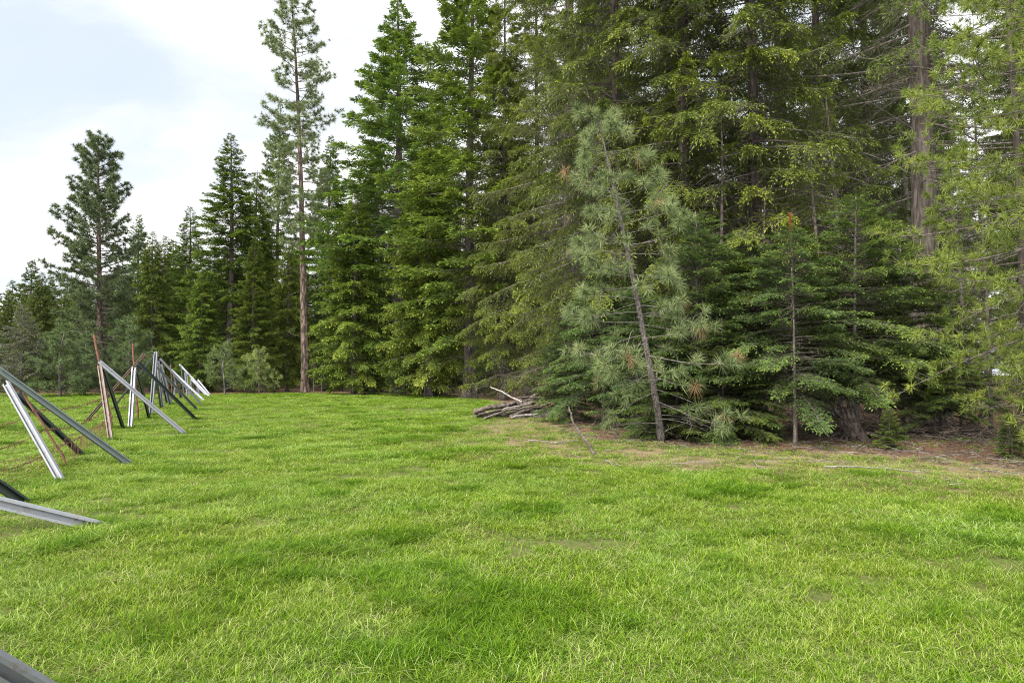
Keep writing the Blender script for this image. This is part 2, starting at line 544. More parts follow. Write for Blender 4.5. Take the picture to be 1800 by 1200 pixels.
def pine(seed, H, r0, z0, nb, Lmax, ntuft=2.2, N=30, nl=.2, nw=.012, s_top=.7, s_bot=-.15, up=.25, droop=.1, prof=None, lean=(0, 0), bend=.2,
         needle='pine', bark='pbark', ndead=0, deadL=1.2, brownp=.0, twl=(.12, .5), bsides=4, tsides=14, trings=44, wob=.12, gap=0, inner=.35, tsh=0.0, rough=.05, wood_mat='limb', br_scale=1.0, back=.12):
    rng = np.random.default_rng(seed)
    tm, c, rad = trunk_mesh(rng, H, r0, M[bark], lean, bend, tsides, trings, rough)
    q = np.sort((np.arange(nb) + rng.random(nb)) / nb)
    if gap:
        q = q[rng.random(nb) > gap * (1 - q)]; nb = len(q)
    z = z0 + (H * .985 - z0) * q
    pr = (np.minimum(1, .55 + q * 1.5) * (1 - q) ** .7) if prof is None else prof(q)
    L = Lmax * pr * rng.uniform(.55, 1.15, nb) + .15
    phi = np.arange(nb) * 2.39996 + rng.normal(0, .5, nb)
    se = s_bot + (s_top - s_bot) * q + rng.normal(0, .13, nb)
    pos, BP = branch_curves(rng, c, rad, z, phi, L, se, droop * rng.uniform(.4, 1.6, nb) + .0, up * rng.uniform(.3, 1.6, nb), 9, wob)
    wood = Acc()
    V, Q = tubes(BP, (np.minimum(.014 * L + .006, rad(z) * .5) * br_scale)[:, None] * np.linspace(1, .3, 9)[None], bsides)
    wood.add(V, Q)
    if ndead:
        zd = z0 * rng.uniform(.25, 1.15, ndead); Ld = deadL * rng.uniform(.25, 1.25, ndead)
        posd, DP = branch_curves(rng, c, rad, zd, rng.uniform(0, 6.28, ndead), Ld, rng.normal(.0, .25, ndead), rng.uniform(0, .5, ndead), rng.uniform(0, .3, ndead), 9, .25)
        V, Q = tubes(DP, (.006 * Ld + .004)[:, None] * np.linspace(1, .25, 9)[None], bsides)
        wood.add(V, Q)
        md = np.maximum(2, (Ld / .25).astype(int)); di = np.repeat(np.arange(ndead), md)
        sd_ = rng.uniform(.2, 1, len(di)); p0 = posd(di, sd_); tt = nrm(posd(di, sd_ + .03) - p0)
        V, Q = twig_tubes(p0, nrm(tt + rng.normal(0, .6, (len(di), 3))), Ld[di] * .3 * rng.uniform(.3, 1.2, len(di)), rng.uniform(-.2, .5, len(di)), np.full(len(di), .0035))
        wood.add(V, Q)
    m = np.maximum(2, (L * ntuft).astype(int))
    bi = np.repeat(np.arange(nb), m); Mn = len(bi)
    s = inner + (1 - inner) * rng.random(Mn) ** .75
    P0 = pos(bi, s); T = nrm(pos(bi, s + .03) - pos(bi, s - .03))
    lat = nrm(np.cross(T, np.array([0, 0, 1.0])))
    sd = np.where(rng.random(Mn) < .5, -1., 1.)
    D = nrm(T * rng.uniform(.5, 1, (Mn, 1)) + lat * (sd * rng.uniform(.3, 1, Mn))[:, None] + np.array([0, 0, 1.]) * rng.normal(.22, .3, (Mn, 1)))
    lb = rng.uniform(twl[0], twl[1], Mn) * np.clip(L[bi] / Lmax + .35, .4, 1.1)
    V, Q = twig_tubes(P0, D, lb, np.full(Mn, -.1), .003 + lb * .009)
    wood.add(V, Q)
    E = P0 + D * lb[:, None]; E[:, 2] += .1 * lb
    De = nrm(D + np.array([0, 0, .22]))
    P2 = np.concatenate([E, BP[:, -1]]); D2 = np.concatenate([De, nrm(BP[:, -1] - BP[:, -2] + np.array([0, 0, .02]))])
    top = np.array([[*c(H), H]]); P2 = np.concatenate([P2, top]); D2 = np.concatenate([D2, [[0, 0, 1.]]])
    ti = .42 + tsh + rng.normal(0, .14, len(P2))
    crown = Acc()
    brn = rng.random(len(P2)) < brownp
    g = ~brn
    V, F, t = tufts(rng, P2[g], D2[g], N, nl, nw, back=back, tint=ti[g], tl=rng.uniform(.75, 1.15, g.sum()))
    crown.add(V, F, t)
    parts = [('trunk', tm), ('branches', wood.mesh('branches', M[wood_mat], True, False)), ('crown', crown.mesh('crown', M[needle]))]
    if brn.any():
        V, F, t = tufts(rng, P2[brn], D2[brn], N, nl, nw, spread=(25, 130), droop=.5, tint=ti[brn])
        parts.append(('dead_needles', mesh_np('dead_needles', V, F, M['brown'], t)))
    return dict(H=H, parts=parts)


# ------------------------------------------------------------------ scene helpers
def link(o, parent=None):
    COL.objects.link(o)
    if parent:
        o.parent = parent
    return o


def tag(o, label, cat, group=None, kind=None):
    if label: o['label'] = label
    if cat: o['category'] = cat
    if group: o['group'] = group
    if kind: o['kind'] = kind
    return o


def empty(name, loc, rz=0, tilt=(0, 0)):
    e = bpy.data.objects.new(name, None)
    e.empty_display_size = 0.3
    e.location = loc
    e.rotation_euler = (tilt[0], tilt[1], rz)
    return link(e)


TREES = []


def tree(proto, name, x, y, H, label, group=None, wf=1.0, rz=0.0, col=(1, 1, 1), tilt=(0, 0), z=None, only=None):
    s = H / proto['H']
    e = empty(name, (x, y, float(hz(x, y)) if z is None else z), rz, tilt)
    e.scale = (s * wf, s * wf, s)
    tag(e, label, 'tree', group)
    for pn, me in proto['parts']:
        if me is None:
            continue
        o = bpy.data.objects.new(pn, me)
        o.color = (*col, 1)
        link(o, e)
    TREES.append((x, y))
    return e


def tree_px(proto, name, px, d, top, label, **kw):
    p = gp(px, d)
    Ht = PT(px, top, d).z - p.z
    return tree(proto, name, p.x, p.y, Ht, label, **kw)


def struct(name, me):
    o = bpy.data.objects.new(name, me)
    o['kind'] = 'structure'
    return link(o)


# ------------------------------------------------------------------ ground
def axis(lo, hi, c, near, n):
    """coordinates that are dense round c"""
    t = np.linspace(-1, 1, n)
    k = 4.2
    s = np.sinh(k * t) / math.sinh(k)
    return np.where(s < 0, c + s * (c - lo), c + s * (hi - c))


def make_ground():
    xs = axis(-450, 450, 2, 0, 230); ys = axis(-450, 450, 14, 0, 230)
    X, Y = np.meshgrid(xs, ys, indexing='xy')
    sd = edge_sd(X, Y)
    Z = hz(X, Y)
    V = np.stack([X, Y, Z], -1).reshape(-1, 3)
    idx = np.arange(X.size).reshape(X.shape)
    Q = np.stack([idx[:-1, :-1], idx[:-1, 1:], idx[1:, 1:], idx[1:, :-1]], -1).reshape(-1, 4)
    m, t, o = newmat('meadow_ground')
    geo = NN(t, 'ShaderNodeNewGeometry')
    P = geo.outputs['Position']
    at = NN(t, 'ShaderNodeAttribute', attribute_name='tint')      # distance into the forest
    nb = noise(t, 1.1, 5, .6, P); nf = noise(t, 14, 5, .65, P); ng = noise(t, .28, 4, .55, P); nx = noise(t, 60, 3, .6, P)
    g = ramp(t, [(.3, (.035, .085, .006)), (.5, (.065, .15, .008)), (.7, (.11, .21, .012))]); t.links.new(nf, g.inputs[0])
    g2 = ramp(t, [(.40, 0.0), (.62, 1.0)]); t.links.new(nb, g2.inputs[0])
    soil = ramp(t, [(.3, (.05, .036, .022)), (.7, (.17, .125, .075))]); t.links.new(nx, soil.inputs[0])
    thm = ramp(t, [(.35, .35), (.65, .85)]); t.links.new(noise(t, 7, 5, .7, P), thm.inputs[0])
    cg = mixc(t, thm.outputs[0], g.outputs[0], soil.outputs[0])
    dry = ramp(t, [(.3, (.085, .06, .034)), (.5, (.19, .145, .08)), (.7, (.30, .24, .14))]); t.links.new(nx, dry.inputs[0])
    duff = ramp(t, [(.28, (.035, .020, .012)), (.5, (.11, .062, .036)), (.72, (.21, .13, .08))]); t.links.new(nf, duff.inputs[0])
    # edge of grass -> dry strip -> needle duff, broken up by noise
    j = NN(t, 'ShaderNodeMath', operation='MULTIPLY_ADD'); j.inputs[1].default_value = 2.6; j.inputs[2].default_value = -1.3
    t.links.new(nb, j.inputs[0])
    a_ = NN(t, 'ShaderNodeMath', operation='ADD'); t.links.new(at.outputs['Fac'], a_.inputs[0]); t.links.new(j.outputs[0], a_.inputs[1])
    f1 = NN(t, 'ShaderNodeMapRange'); f1.inputs['From Min'].default_value = -3.6; f1.inputs['From Max'].default_value = -2.2
    f2 = NN(t, 'ShaderNodeMapRange'); f2.inputs['From Min'].default_value = 0.0; f2.inputs['From Max'].default_value = 0.9
    t.links.new(a_.outputs[0], f1.inputs[0]); t.links.new(a_.outputs[0], f2.inputs[0])
    c1 = mixc(t, f1.outputs[0], cg, dry.outputs[0])
    c2 = mixc(t, f2.outputs[0], c1, duff.outputs[0])
    # mossy green deeper in
    mo = ramp(t, [(.56, 0.0), (.66, .75)]); t.links.new(ng, mo.inputs[0])
    f3 = NN(t, 'ShaderNodeMapRange'); f3.inputs['From Min'].default_value = 7; f3.inputs['From Max'].default_value = 12
    t.links.new(at.outputs['Fac'], f3.inputs[0])
    mm = NN(t, 'ShaderNodeMath', operation='MULTIPLY'); t.links.new(mo.outputs[0], mm.inputs[0]); t.links.new(f3.outputs[0], mm.inputs[1])
    c3 = mixc(t, mm.outputs[0], c2, (.11, .15, .03))
    p = NN(t, 'ShaderNodeBsdfPrincipled'); p.inputs['Roughness'].default_value = 1.0; p.inputs['Specular IOR Level'].default_value = .05
    t.links.new(c3, p.inputs['Base Color'])
    b = NN(t, 'ShaderNodeBump'); b.inputs['Strength'].default_value = .8; b.inputs['Distance'].default_value = .04
    t.links.new(nf, b.inputs['Height']); t.links.new(b.outputs[0], p.inputs['Normal'])
    t.links.new(p.outputs[0], o.inputs[0])
    me = mesh_np('ground', V, Q, m, np.clip(sd, -30, 30).ravel(), True)
    struct('ground', me)


make_ground()

# ------------------------------------------------------------------ tree prototypes
PR = {}
# large old firs of the near forest edge
PR['big1'] = fir(11, 30, .34, 1.6, 255, 4.8, .078, 10, .15, .032, pend=.42, ndead=46, deadL=2.6, bare=.26, tsides=20, trings=90, lbmax=.8, rough=.05, bark='dbark')
PR['big3'] = fir(14, 32, .38, 10.0, 225, 5.0, .10, 9, .16, .032, pend=.42, ndead=130, deadL=3.2, bare=.30, tsides=22, trings=120, lbmax=.8, rough=.05, bark='dbark')
PR['big2'] = fir(12, 27, .20, 1.4, 290, 4.3, .079, 10, .15, .032, pend=.5, ndead=34, deadL=2.0, bare=.22, tsides=14, trings=60, lbmax=.8, droop=.32, bark='dbark')
# poles of the forest interior: mostly dead limbs below, live top
PR['pole'] = fir(13, 20, .12, 3.4, 180, 2.5, .10, 8, .18, .038, pend=.3, ndead=70, deadL=1.6, bare=.28, tsides=9, trings=40, bend=.25, bark='dbark')
# mid-distance firs
PR['mid1'] = fir(21, 22, .22, .9, 320, 4.1, .115, 8, .27, .055, pend=.3, ndead=16, deadL=1.6, bare=.14, bsides=3, twigs=False)
PR['mid2'] = fir(22, 29, .28, 3.6, 330, 5.2, .135, 8, .29, .06, pend=.25, s_top=.7, s_bot=-.25, ndead=24, deadL=2.0, bare=.2, bsides=3, twigs=False, gap=.1, bark='dbark')
PR['mid3'] = fir(23, 18, .18, 1.2, 280, 3.8, .12, 8, .27, .052, pend=.5, droop=.34, ndead=16, deadL=1.4, bare=.16, bsides=3, twigs=False)
PR['far'] = fir(24, 18, .18, .4, 200, 3.9, .2, 6, .42, .11, pend=.25, bare=.08, bsides=3, twigs=False)
# understorey grand firs
PR['g1'] = fir(31, 5.6, .055, .35, 130, 2.3, .05, 9, .105, .025, pend=.12, s_top=.65, s_bot=-.05, droop=.24, upt=.06, frond=.40, lbmax=.5, bare=.2, needle='grand', bark='gbark', ndead=10, deadL=.9, tsides=9, trings=24, bend=.05, tsh=.06, prof=lambda q: (1 - q) ** .7)
PR['g2'] = fir(32, 6.4, .055, 1.5, 112, 2.8, .05, 9, .11, .026, pend=.15, s_top=.6, s_bot=-.02, droop=.24, upt=.05, frond=.36, lbmax=.55, bare=.24, needle='grand', bark='gbark', ndead=26, deadL=1.2, tsides=9, trings=24, bend=.08, tsh=.05, prof=lambda q: (1 - q) ** .65)
PR['sap'] = fir(33, 3.4, .04, .1, 90, 1.15, .07, 8, .13, .034, pend=.1, s_top=.7, s_bot=.05, frond=.42, lbmax=.35, bare=.08, needle='grand', bark='gbark', tsides=7, trings=16, bend=.04, tsh=.1)
# pines
PR['tallpine'] = pine(41, 34, .26, 11.0, 140, 3.2, 8.0, 30, .34, .034, s_top=.6, s_bot=-.1, ndead=22, deadL=2.0, lean=(-1.75, 0.3), bend=.25, trings=110, tsides=18,
                      prof=lambda q: (1 - q) ** .45 * np.minimum(1, .55 + q * 1.2), twl=(.15, .7))
PR['leftpine'] = pine(42, 20.6, .26, 1.4, 215, 4.0, 8.5, 22, .36, .046, s_top=.8, s_bot=-.25, ndead=10, deadL=1.6, lean=(-.8, 0), bend=.2, inner=.25,
                      prof=lambda q: (1 - q) ** .48 * np.minimum(1, .8 + q * .6))
PR['yng'] = pine(43, 7.5, .070, .7, 76, 1.9, 3.3, 75, .25, .0145, s_top=.75, s_bot=-.3, up=.25, droop=.35, ndead=16, deadL=1.1, lean=(-1.5, -.1), bend=.07, brownp=.03,
                 prof=lambda q: (1 - q) ** .55 * np.minimum(1, .75 + q), twl=(.1, .5), bark='ybark', tsides=12, trings=60, wob=.2, wood_mat='gbark', br_scale=.42, back=.12, tsh=.2)
PR['ypine'] = pine(44, 15, .10, 1.2, 135, 3.0, 7.5, 40, .18, .016, s_top=.7, s_bot=-.3, up=.3, droop=.3, ndead=36, deadL=1.2, bend=.2, needle='ypine', bark='dbark',
                   prof=lambda q: (1 - q) ** .5 * np.minimum(1, .8 + q), twl=(.1, .6), inner=.2, wood_mat='limb', br_scale=.5)
PR['bpine'] = pine(45, 5.0, .07, .15, 64, 1.8, 7.5, 30, .28, .026, prof=lambda q: (1 - q) ** .85, s_top=.9, s_bot=.1, up=.25, bark='gbark', tsides=8, trings=20, inner=.15)
PR['spine'] = pine(46, 2.8, .04, .2, 32, .9, 6.5, 30, .26, .022, prof=lambda q: (1 - q) ** .8, s_top=.9, s_bot=.25, up=.2, bark='gbark', tsides=7, trings=14, inner=.2, tsh=.2)
# a grey, nearly bare conifer
PR['grey'] = fir(51, 6.2, .08, .4, 120, 2.2, .10, 6, .16, .045, pend=.3, s_top=.5, s_bot=.1, bare=.2, needle='grey_needles', bark='gbark', bsides=4, tsides=8, trings=20)
PR['dead'] = fir(52, 6.0, .045, 4.4, 22, .5, .1, 4, .08, .02, bare=3.0, ndead=40, deadL=.9, bark='limb', tsides=8, trings=24, bend=.12)
for k in PR:
    n = sum(len(m.polygons) for _, m in PR[k]['parts'] if m)
    print('PROTO', k, n)

# ------------------------------------------------------------------ trees one can point to
tree_px(PR['tallpine'], 'pine_tree', 537, 52, -95, 'very tall pine with long bare reddish trunk and sparse crown at the meadow edge', rz=0)
tree_px(PR['leftpine'], 'pine_tree', 178, 56, 240, 'dark shaggy pine standing alone above the far fence and young pines', rz=.0, col=(.8, .85, .85))

rnd = random.Random(5)
far_label = 'distant fir in the tree line beyond the fence'
far_group = 'distant firs beyond the fence'
for px, d, top in [(-60, 84, 470), (-15, 78, 500), (18, 90, 492), (52, 86, 456), (84, 88, 484), (112, 80, 505), (138, 88, 492), (-110, 80, 480), (-170, 86, 450), (-230, 80, 470),
                   (205, 84, 470), (262, 86, 430), (300, 88, 420), (-300, 78, 440), (-380, 80, 450)]:
    tree_px(PR['far'], 'fir_tree', px, d, top, far_label, group=far_group, rz=rnd.uniform(0, 6), col=(.95, 1.0, .8), wf=1.25)
mid_group = 'firs along the far meadow edge'
for k, px, d, top, lab, col, wf in [
    ('mid1', 240, 72, 375, 'slim fir rising between the shaggy pine and the pointed firs', (.8, .95, .85), .9),
    ('mid3', 283, 66, 412, 'round topped fir behind the steel tripods', (.95, 1, .8), 1.0),
    ('mid1', 330, 60, 360, 'fir with forked ragged top behind the far end of the fence', (.9, 1, .75), 1.05),
    ('mid1', 402, 58, 232, 'broad dark pointed fir beyond the end of the tripod fence', (.9, 1.0, .75), 1.12),
    ('mid3', 352, 54, 470, 'short fir filling the gap before the broad pointed fir', (.9, 1.0, .75), 1.1),
    ('mid3', 445, 62, 300, 'fir with rounded shoulders left of the very tall pine trunk', (1, 1, .7), 1.0),
    ('mid2', 485, 66, 175, 'tall thin fir directly behind the very tall pine', (.9, 1.0, .8), .7),
    ('mid1', 575, 64, 236, 'narrow spired fir right behind the tall pine trunk', (.8, .95, .8), .85),
    ('mid3', 505, 58, 420, 'low fir around the foot of the very tall pine', (1.05, 1.05, .7), 1.0),
    ('mid2', 697, 52, -8, 'tallest pointed fir with see-through top against the sky', (.78, .92, .7), 1.35),
    ('mid3', 622, 49, 330, 'light green fir with drooping sprays over a bare lower trunk', (1.05, 1.08, .75), 1.15),
    ('mid3', 752, 45, 230, 'yellow green fir with hanging sprays beside the tallest pointed fir', (1.1, 1.08, .72), 1.0),
    ('mid1', 655, 56, 250, 'dark fir tucked behind the light green drooping fir', (.8, .9, .75), 1.0),
    ('mid2', 826, 43.0, -120, 'large fir with a clean grey lower trunk left of the wood pile', (.95, 1.0, .75), 1.1),
]:
    tree_px(PR[k], 'fir_tree', px, d, top, lab, group=mid_group, rz=rnd.uniform(0, 6), col=tuple(c * 1.15 for c in col), wf=wf * 1.15)

# right-hand forest edge
edge_group = 'big firs of the near forest edge'
for k, px, d, top, lab, col, wf, rz in [
    ('big2', 885, 40.5, -90, 'yellow green fir left of the wood pile with boughs over bare dark trunks', (1.2, 1.15, .7), .95, 3.6),
    ('big2', 772, 47.5, 120, 'shorter yellow green fir beside the clean grey trunk', (1.15, 1.12, .72), .95, 5.6),
    ('big2', 946, 41, -150, 'fir with a reddish leaning trunk just behind the wood pile', (1.2, 1.12, .7), 1.0, .3),
    ('big1', 1000, 29, -620, 'large fir with many dead grey limbs above the wood pile', (1.2, 1.12, .7), .85, 1.2),
    ('big2', 1085, 23, -700, 'yellow green fir behind the leaning young pine', (1.1, 1.08, .7), .95, 2.0),
    ('big2', 1205, 21, -800, 'fir with light hanging sprays behind the bushy understorey fir', (1.15, 1.12, .7), .95, 4.0),
    ('big2', 1330, 20, -760, 'fir with arching light green boughs right of the understorey fir', (1.2, 1.15, .72), 1.0, 5.2),
    ('big3', 1632, 21, -1100, 'huge old fir with a thick dark furrowed trunk', (.9, .95, .7), .95, 2.6),
    ('big2', 1448, 24.5, -640, 'slender fir trunk standing left of the huge old fir', (.95, 1, .7), .9, 1.0),
    ('big2', 1530, 27, -560, 'fir trunk half hidden behind the huge old fir', (.85, .95, .72), .9, 3.0),
]:
    tree_px(PR[k], 'fir_tree', px, d, top, lab, group=edge_group, rz=rz, col=col, wf=wf)

p = G(1163, 776)
tree(PR['yng'], 'pine_tree', p.x, p.y, 7.6, 'leaning young pine with round needle tufts at the forest edge', rz=0, col=(1, 1.05, 1))
tree_px(PR['ypine'], 'pine_tree', 1880, 11.5, -560, 'bright yellow green pine reaching in beside the huge old fir', rz=2.2, wf=1.0)
tree_px(PR['ypine'], 'pine_tree', 1800, 16, -380, 'thin yellow green pine with bare grey lower limbs', rz=4.4, wf=.8, col=(.9, .95, .9))

und = 'understorey firs below the forest edge'
for k, px, d, top, lab, col, wf, rz in [
    ('g1', 1226, 17.0, 372, 'bushy blue green understorey fir right of the leaning young pine', (.95, 1.0, .95), 1.05, .5),
    ('g2', 1395, 15.6, 400, 'understorey fir with a rusty dead leader', (.95, 1, .95), 1.0, 1.9),
    ('g2', 1505, 16.6, 345, 'layered understorey fir left of the thick furrowed trunk', (1.05, 1.05, .8), 1.0, 3.3),
    ('g2', 1585, 17.5, 430, 'short layered fir at the foot of the thick furrowed trunk', (1.0, 1.0, .85), 1.1, 4.5),
    ('g2', 1315, 18.5, 430, 'dark understorey fir between the bushy one and the rusty topped one', (.8, .9, .85), 1.1, 2.7),
    ('g1', 1120, 19.0, 500, 'dark low fir behind the leaning young pine', (.8, .95, .9), 1.0, .2),
    ('g2', 1060, 21.0, 470, 'dim understorey fir between the wood pile and the leaning young pine', (.85, .95, .85), 1.0, 1.1),
    ('g1', 1190, 16.4, 600, 'low spreading fir at the foot of the leaning young pine', (1.05, 1.05, .85), 1.5, 2.2),
    ('g1', 1270, 16.0, 560, 'low bright boughed fir left of the rusty topped fir', (1.1, 1.1, .8), 1.25, 3.9),
    ('g2', 1445, 17.6, 470, 'understorey fir between the rusty topped fir and the splintered stump', (.95, 1.0, .85), 1.1, 5.0),
    ('g2', 1640, 16.4, 600, 'low fir with long bright boughs before the thick furrowed trunk', (1.15, 1.12, .8), 1.3, .9),
    ('g1', 1000, 22.5, 560, 'low dim fir just behind the end of the wood pile', (.8, .9, .85), 1.2, 3.0),
    ('g2', 1685, 17.5, 560, 'small fir between the thick furrowed trunk and the bright pine', (.95, 1, .9), .9, 5.5),
]:
    e = tree_px(PR[k], 'fir_tree', px, d, top, lab, group=und, rz=rz, col=col, wf=wf)
    if 'rusty' in lab.split(' with ')[-1] and px == 1395:
        # the dead, rust coloured tip of this one tree
        tv = PR[k]['parts'][0][1].vertices[-1].co
        rgl = np.random.default_rng(8)
        zz = np.linspace(-.15, .42, 22)
        pp = np.stack([np.full(22, tv.x) + zz * .05, np.full(22, tv.y), tv.z + zz], -1)
        V_, F_, T_ = tufts(rgl, pp, np.tile([[0, 0, 1.0]], (22, 1)), 22, .085, .013, spread=(25, 95), back=.03, droop=.2)
        ld_ = Acc(); ld_.add(V_, F_, T_)
        Vt_, Qt_ = tubes(pp[None], np.linspace(.012, .005, 22)[None], 5, (1, .1, 0)); ld_.add(Vt_, Qt_)
        lo_ = bpy.data.objects.new('dead_leader', ld_.mesh('dead_leader', M['rusty_needles']))
        lo_['label'] = 'rust coloured dead leader'
        link(lo_, e)

# young trees along the far edge
for k, nm, px, d, top, lab, col, wf in [
    ('grey', 'bare_conifer', 38, 46, 535, 'silvery grey half bare conifer behind the steel tripods', (1, 1, 1), 1.1),
    ('bpine', 'pine_tree', 108, 46, 572, 'bushy young pine right of the silvery grey conifer', (.85, .95, .9), 1.3),
    ('bpine', 'pine_tree', 150, 49, 590, 'bushy young pine at the foot of the shaggy pine', (.75, .85, .85), 1.3),
    ('bpine', 'pine_tree', 225, 50, 560, 'young pine behind the row of steel tripods', (.8, .9, .85), 1.2),
    ('bpine', 'pine_tree', -20, 48, 585, 'bushy young pine beside the silvery grey conifer on the open side', (.85, .95, .9), 1.4),
    ('spine', 'pine_tree', 396, 48, 608, 'small light green pine sapling past the end of the fence', (.85, .95, .75), 1.1),
    ('spine', 'pine_tree', 456, 49, 616, 'bright small pine sapling between the fence end and the tall pine', (1.0, 1.05, .7), 1.0),
    ('sap', 'fir_tree', 712, 47, 578, 'bright cone shaped fir sapling on the far meadow edge', (1.2, 1.15, .85), 1.2),
    ('sap', 'fir_tree', 765, 48, 560, 'darker fir sapling beside the bright cone shaped one', (.75, .95, .8), 1.3),
    ('sap', 'fir_tree', 852, 47, 590, 'fir sapling right of the clean grey trunk', (.9, 1.05, .85), 1.1),
    ('sap', 'fir_tree', 655, 49, 610, 'dark fir sapling below the light green drooping fir', (.7, .85, .75), 1.3),
    ('spine', 'pine_tree', 750, 46, 640, 'tiny pine sapling in front of the dark fir sapling', (1.0, 1.0, .9), 1.0),
    ('sap', 'fir_tree', 1560, 14.2, 718, 'knee high fir seedling at the edge of the brown forest floor', (1.25, 1.2, .8), 1.3),
    ('sap', 'fir_tree', 1770, 12.6, 728, 'leafy fir seedling below the bright pine', (1.1, 1.15, .8), 1.3),
]:
    tree_px(PR[k], nm, px, d, top, lab, rz=rnd.uniform(0, 6), col=col, wf=wf, group=None)
for px, d, top, lab in [(552, 50.5, 628, 'thin dead sapling leaning beside the foot of the very tall pine'), (566, 50, 640, 'bare grey sapling a step from the very tall pine'),
                        (1395, 14.9, 470, 'thin dead trunk in front of the rusty topped understorey fir'), (1690, 22, 300, 'thin bare trunk in the bright gap beside the huge old fir'),
                        (1545, 19, 420, 'thin grey dead trunk left of the huge old fir'),
                        (1270, 19, 200, 'slim dead trunk right of the bushy blue green fir'), (1345, 18.5, 330, 'slim dead trunk behind the rusty topped fir'), (1440, 18, 250, 'straight dead pole right of the rusty topped fir'),
                        (1475, 20, 150, 'grey dead pole behind the splintered stump'), (1650, 17.5, 480, 'dead pole before the thick furrowed trunk'), (1738, 18.5, 350, 'dead pole behind the propped dark log'), (1600, 24, 100, 'dead pole in the shade beside the thick furrowed trunk'),
                        (890, 44, 350, 'dark dead pole in the shade behind the wood pile'), (925, 43, 330, 'dark dead pole in the shade beside the reddish leaning trunk')]:
    tree_px(PR['dead'], 'dead_sapling', px, d, top, lab, rz=rnd.uniform(0, 6))

# ------------------------------------------------------------------ the crowd of trees behind
def fill():
    rng = random.Random(77)
    pts = []
    tries = 0
    kinds = {'pole': 'thin pole fir', 'big2': 'tall dense fir', 'mid1': 'tall straight fir', 'mid3': 'drooping fir'}
    marks = [(0, 'the silvery grey conifer'), (130, 'the bushy young pines'), (215, 'the dark shaggy pine'), (320, 'the steel tripods'), (430, 'the broad dark pointed fir'),
             (545, 'the very tall pine'), (640, 'the light green drooping fir'), (760, 'the tallest pointed fir'), (870, 'the clean grey lower trunk'), (990, 'the wood pile'),
             (1080, 'the yellow green fir'), (1180, 'the leaning young pine'), (1300, 'the bushy blue green fir'), (1450, 'the rusty topped fir'), (1560, 'the layered understorey fir'), (1700, 'the huge old fir'), (9999, 'the bright yellow green pine')]
    while tries < 9000 and len(pts) < 230:
        tries += 1
        y = rng.uniform(10, 92); x = rng.uniform(-1.05, 1.02) * y * .85
        s = float(edge_sd(x, y))
        px = 900 + 1200 * x / y
        if s < 3.2 or s > (34 if px < 860 else 26):
            continue
        if 1655 < px < 1830 and y > 19 and rng.random() < .8:
            continue
        sep_ = 3.1 if px > 860 else 3.4
        if any((x - a) ** 2 + (y - b) ** 2 < sep_ ** 2 for a, b in TREES) or any((x - a) ** 2 + (y - b) ** 2 < sep_ ** 2 for a, b in pts):
            continue
        pts.append((x, y))
        if px > 860 and y < 60:
            k = rng.choices(['pole', 'big2', 'mid1'], [.74, .14, .12])[0]
        else:
            k = rng.choices(['mid1', 'mid3', 'pole'], [.45, .4, .15])[0]
        if px < 860:
            # keep the tree line below the photographed skyline
            capy = 470 if px < 260 else (400 if px < 640 else 250)
            Hm = CAMH + (655 - capy) / 1200 * y
            H = min({'pole': 20, 'big2': 27, 'mid1': 20, 'mid3': 17}[k], Hm) * rng.uniform(.8, 1.0)
        else:
            H = {'pole': 18, 'big2': 26, 'mid1': 22, 'mid3': 18}[k] * rng.uniform(.75, 1.15)
        g = rng.uniform(.72, 1.05)
        mk = next(m for lim, m in marks if px < lim)
        dpth = 'in the forest close behind' if s < 9 else ('in the forest some way behind' if s < 18 else 'deep in the forest behind')
        lab = '%s %s %s' % (kinds[k], dpth, mk)
        tree(PR[k], 'fir_tree', x, y, H, lab, group=lab, rz=rng.uniform(0, 6.28), wf=rng.uniform(.85, 1.15), col=(g, g, g * .8))
    print('FILL', len(pts))


fill()

# ------------------------------------------------------------------ grass
def clump(rng, n, rad, lo, hi, w, bend, base_t, spread=.25, segs=2):
    """a handful of bent blades in one mesh"""
    a = rng.uniform(0, 6.28, n); r = rad * np.sqrt(rng.random(n))
    P0 = np.stack([r * np.cos(a), r * np.sin(a), np.full(n, -.01)], -1)
    h = rng.uniform(lo, hi, n)
    az = rng.uniform(0, 6.28, n)
    ld = np.stack([np.cos(az), np.sin(az), np.zeros(n)], -1)
    tl = np.abs(rng.normal(0, spread, n)); bd = bend * rng.uniform(.2, 1.5, n)
    wv = np.stack([-np.sin(az + rng.normal(0, .6, n)), np.cos(az), np.zeros(n)], -1)
    wv = nrm(wv)
    us = np.array([0, .4, .75, 1.0]) if segs == 3 else np.array([0, .55, 1.0])
    ws = np.array([.75, 1, .7, 0]) if segs == 3 else np.array([.8, 1, 0])
    V = []; T = []
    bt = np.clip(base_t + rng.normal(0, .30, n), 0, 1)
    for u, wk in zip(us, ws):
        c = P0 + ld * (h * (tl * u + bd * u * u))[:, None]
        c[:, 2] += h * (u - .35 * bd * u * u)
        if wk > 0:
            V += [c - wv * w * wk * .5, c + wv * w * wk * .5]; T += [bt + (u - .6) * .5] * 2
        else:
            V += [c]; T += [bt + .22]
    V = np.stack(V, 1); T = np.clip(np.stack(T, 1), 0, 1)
    nv = V.shape[1]; o = np.arange(n)[:, None] * nv
    F4 = [o + np.array([[2 * i, 2 * i + 1, 2 * i + 3, 2 * i + 2]]) for i in range((nv - 1) // 2 - 1)]
    F3 = o + np.array([[nv - 3, nv - 2, nv - 1]])
    return V.reshape(-1, 3), [np.concatenate(F4), F3], T.ravel()


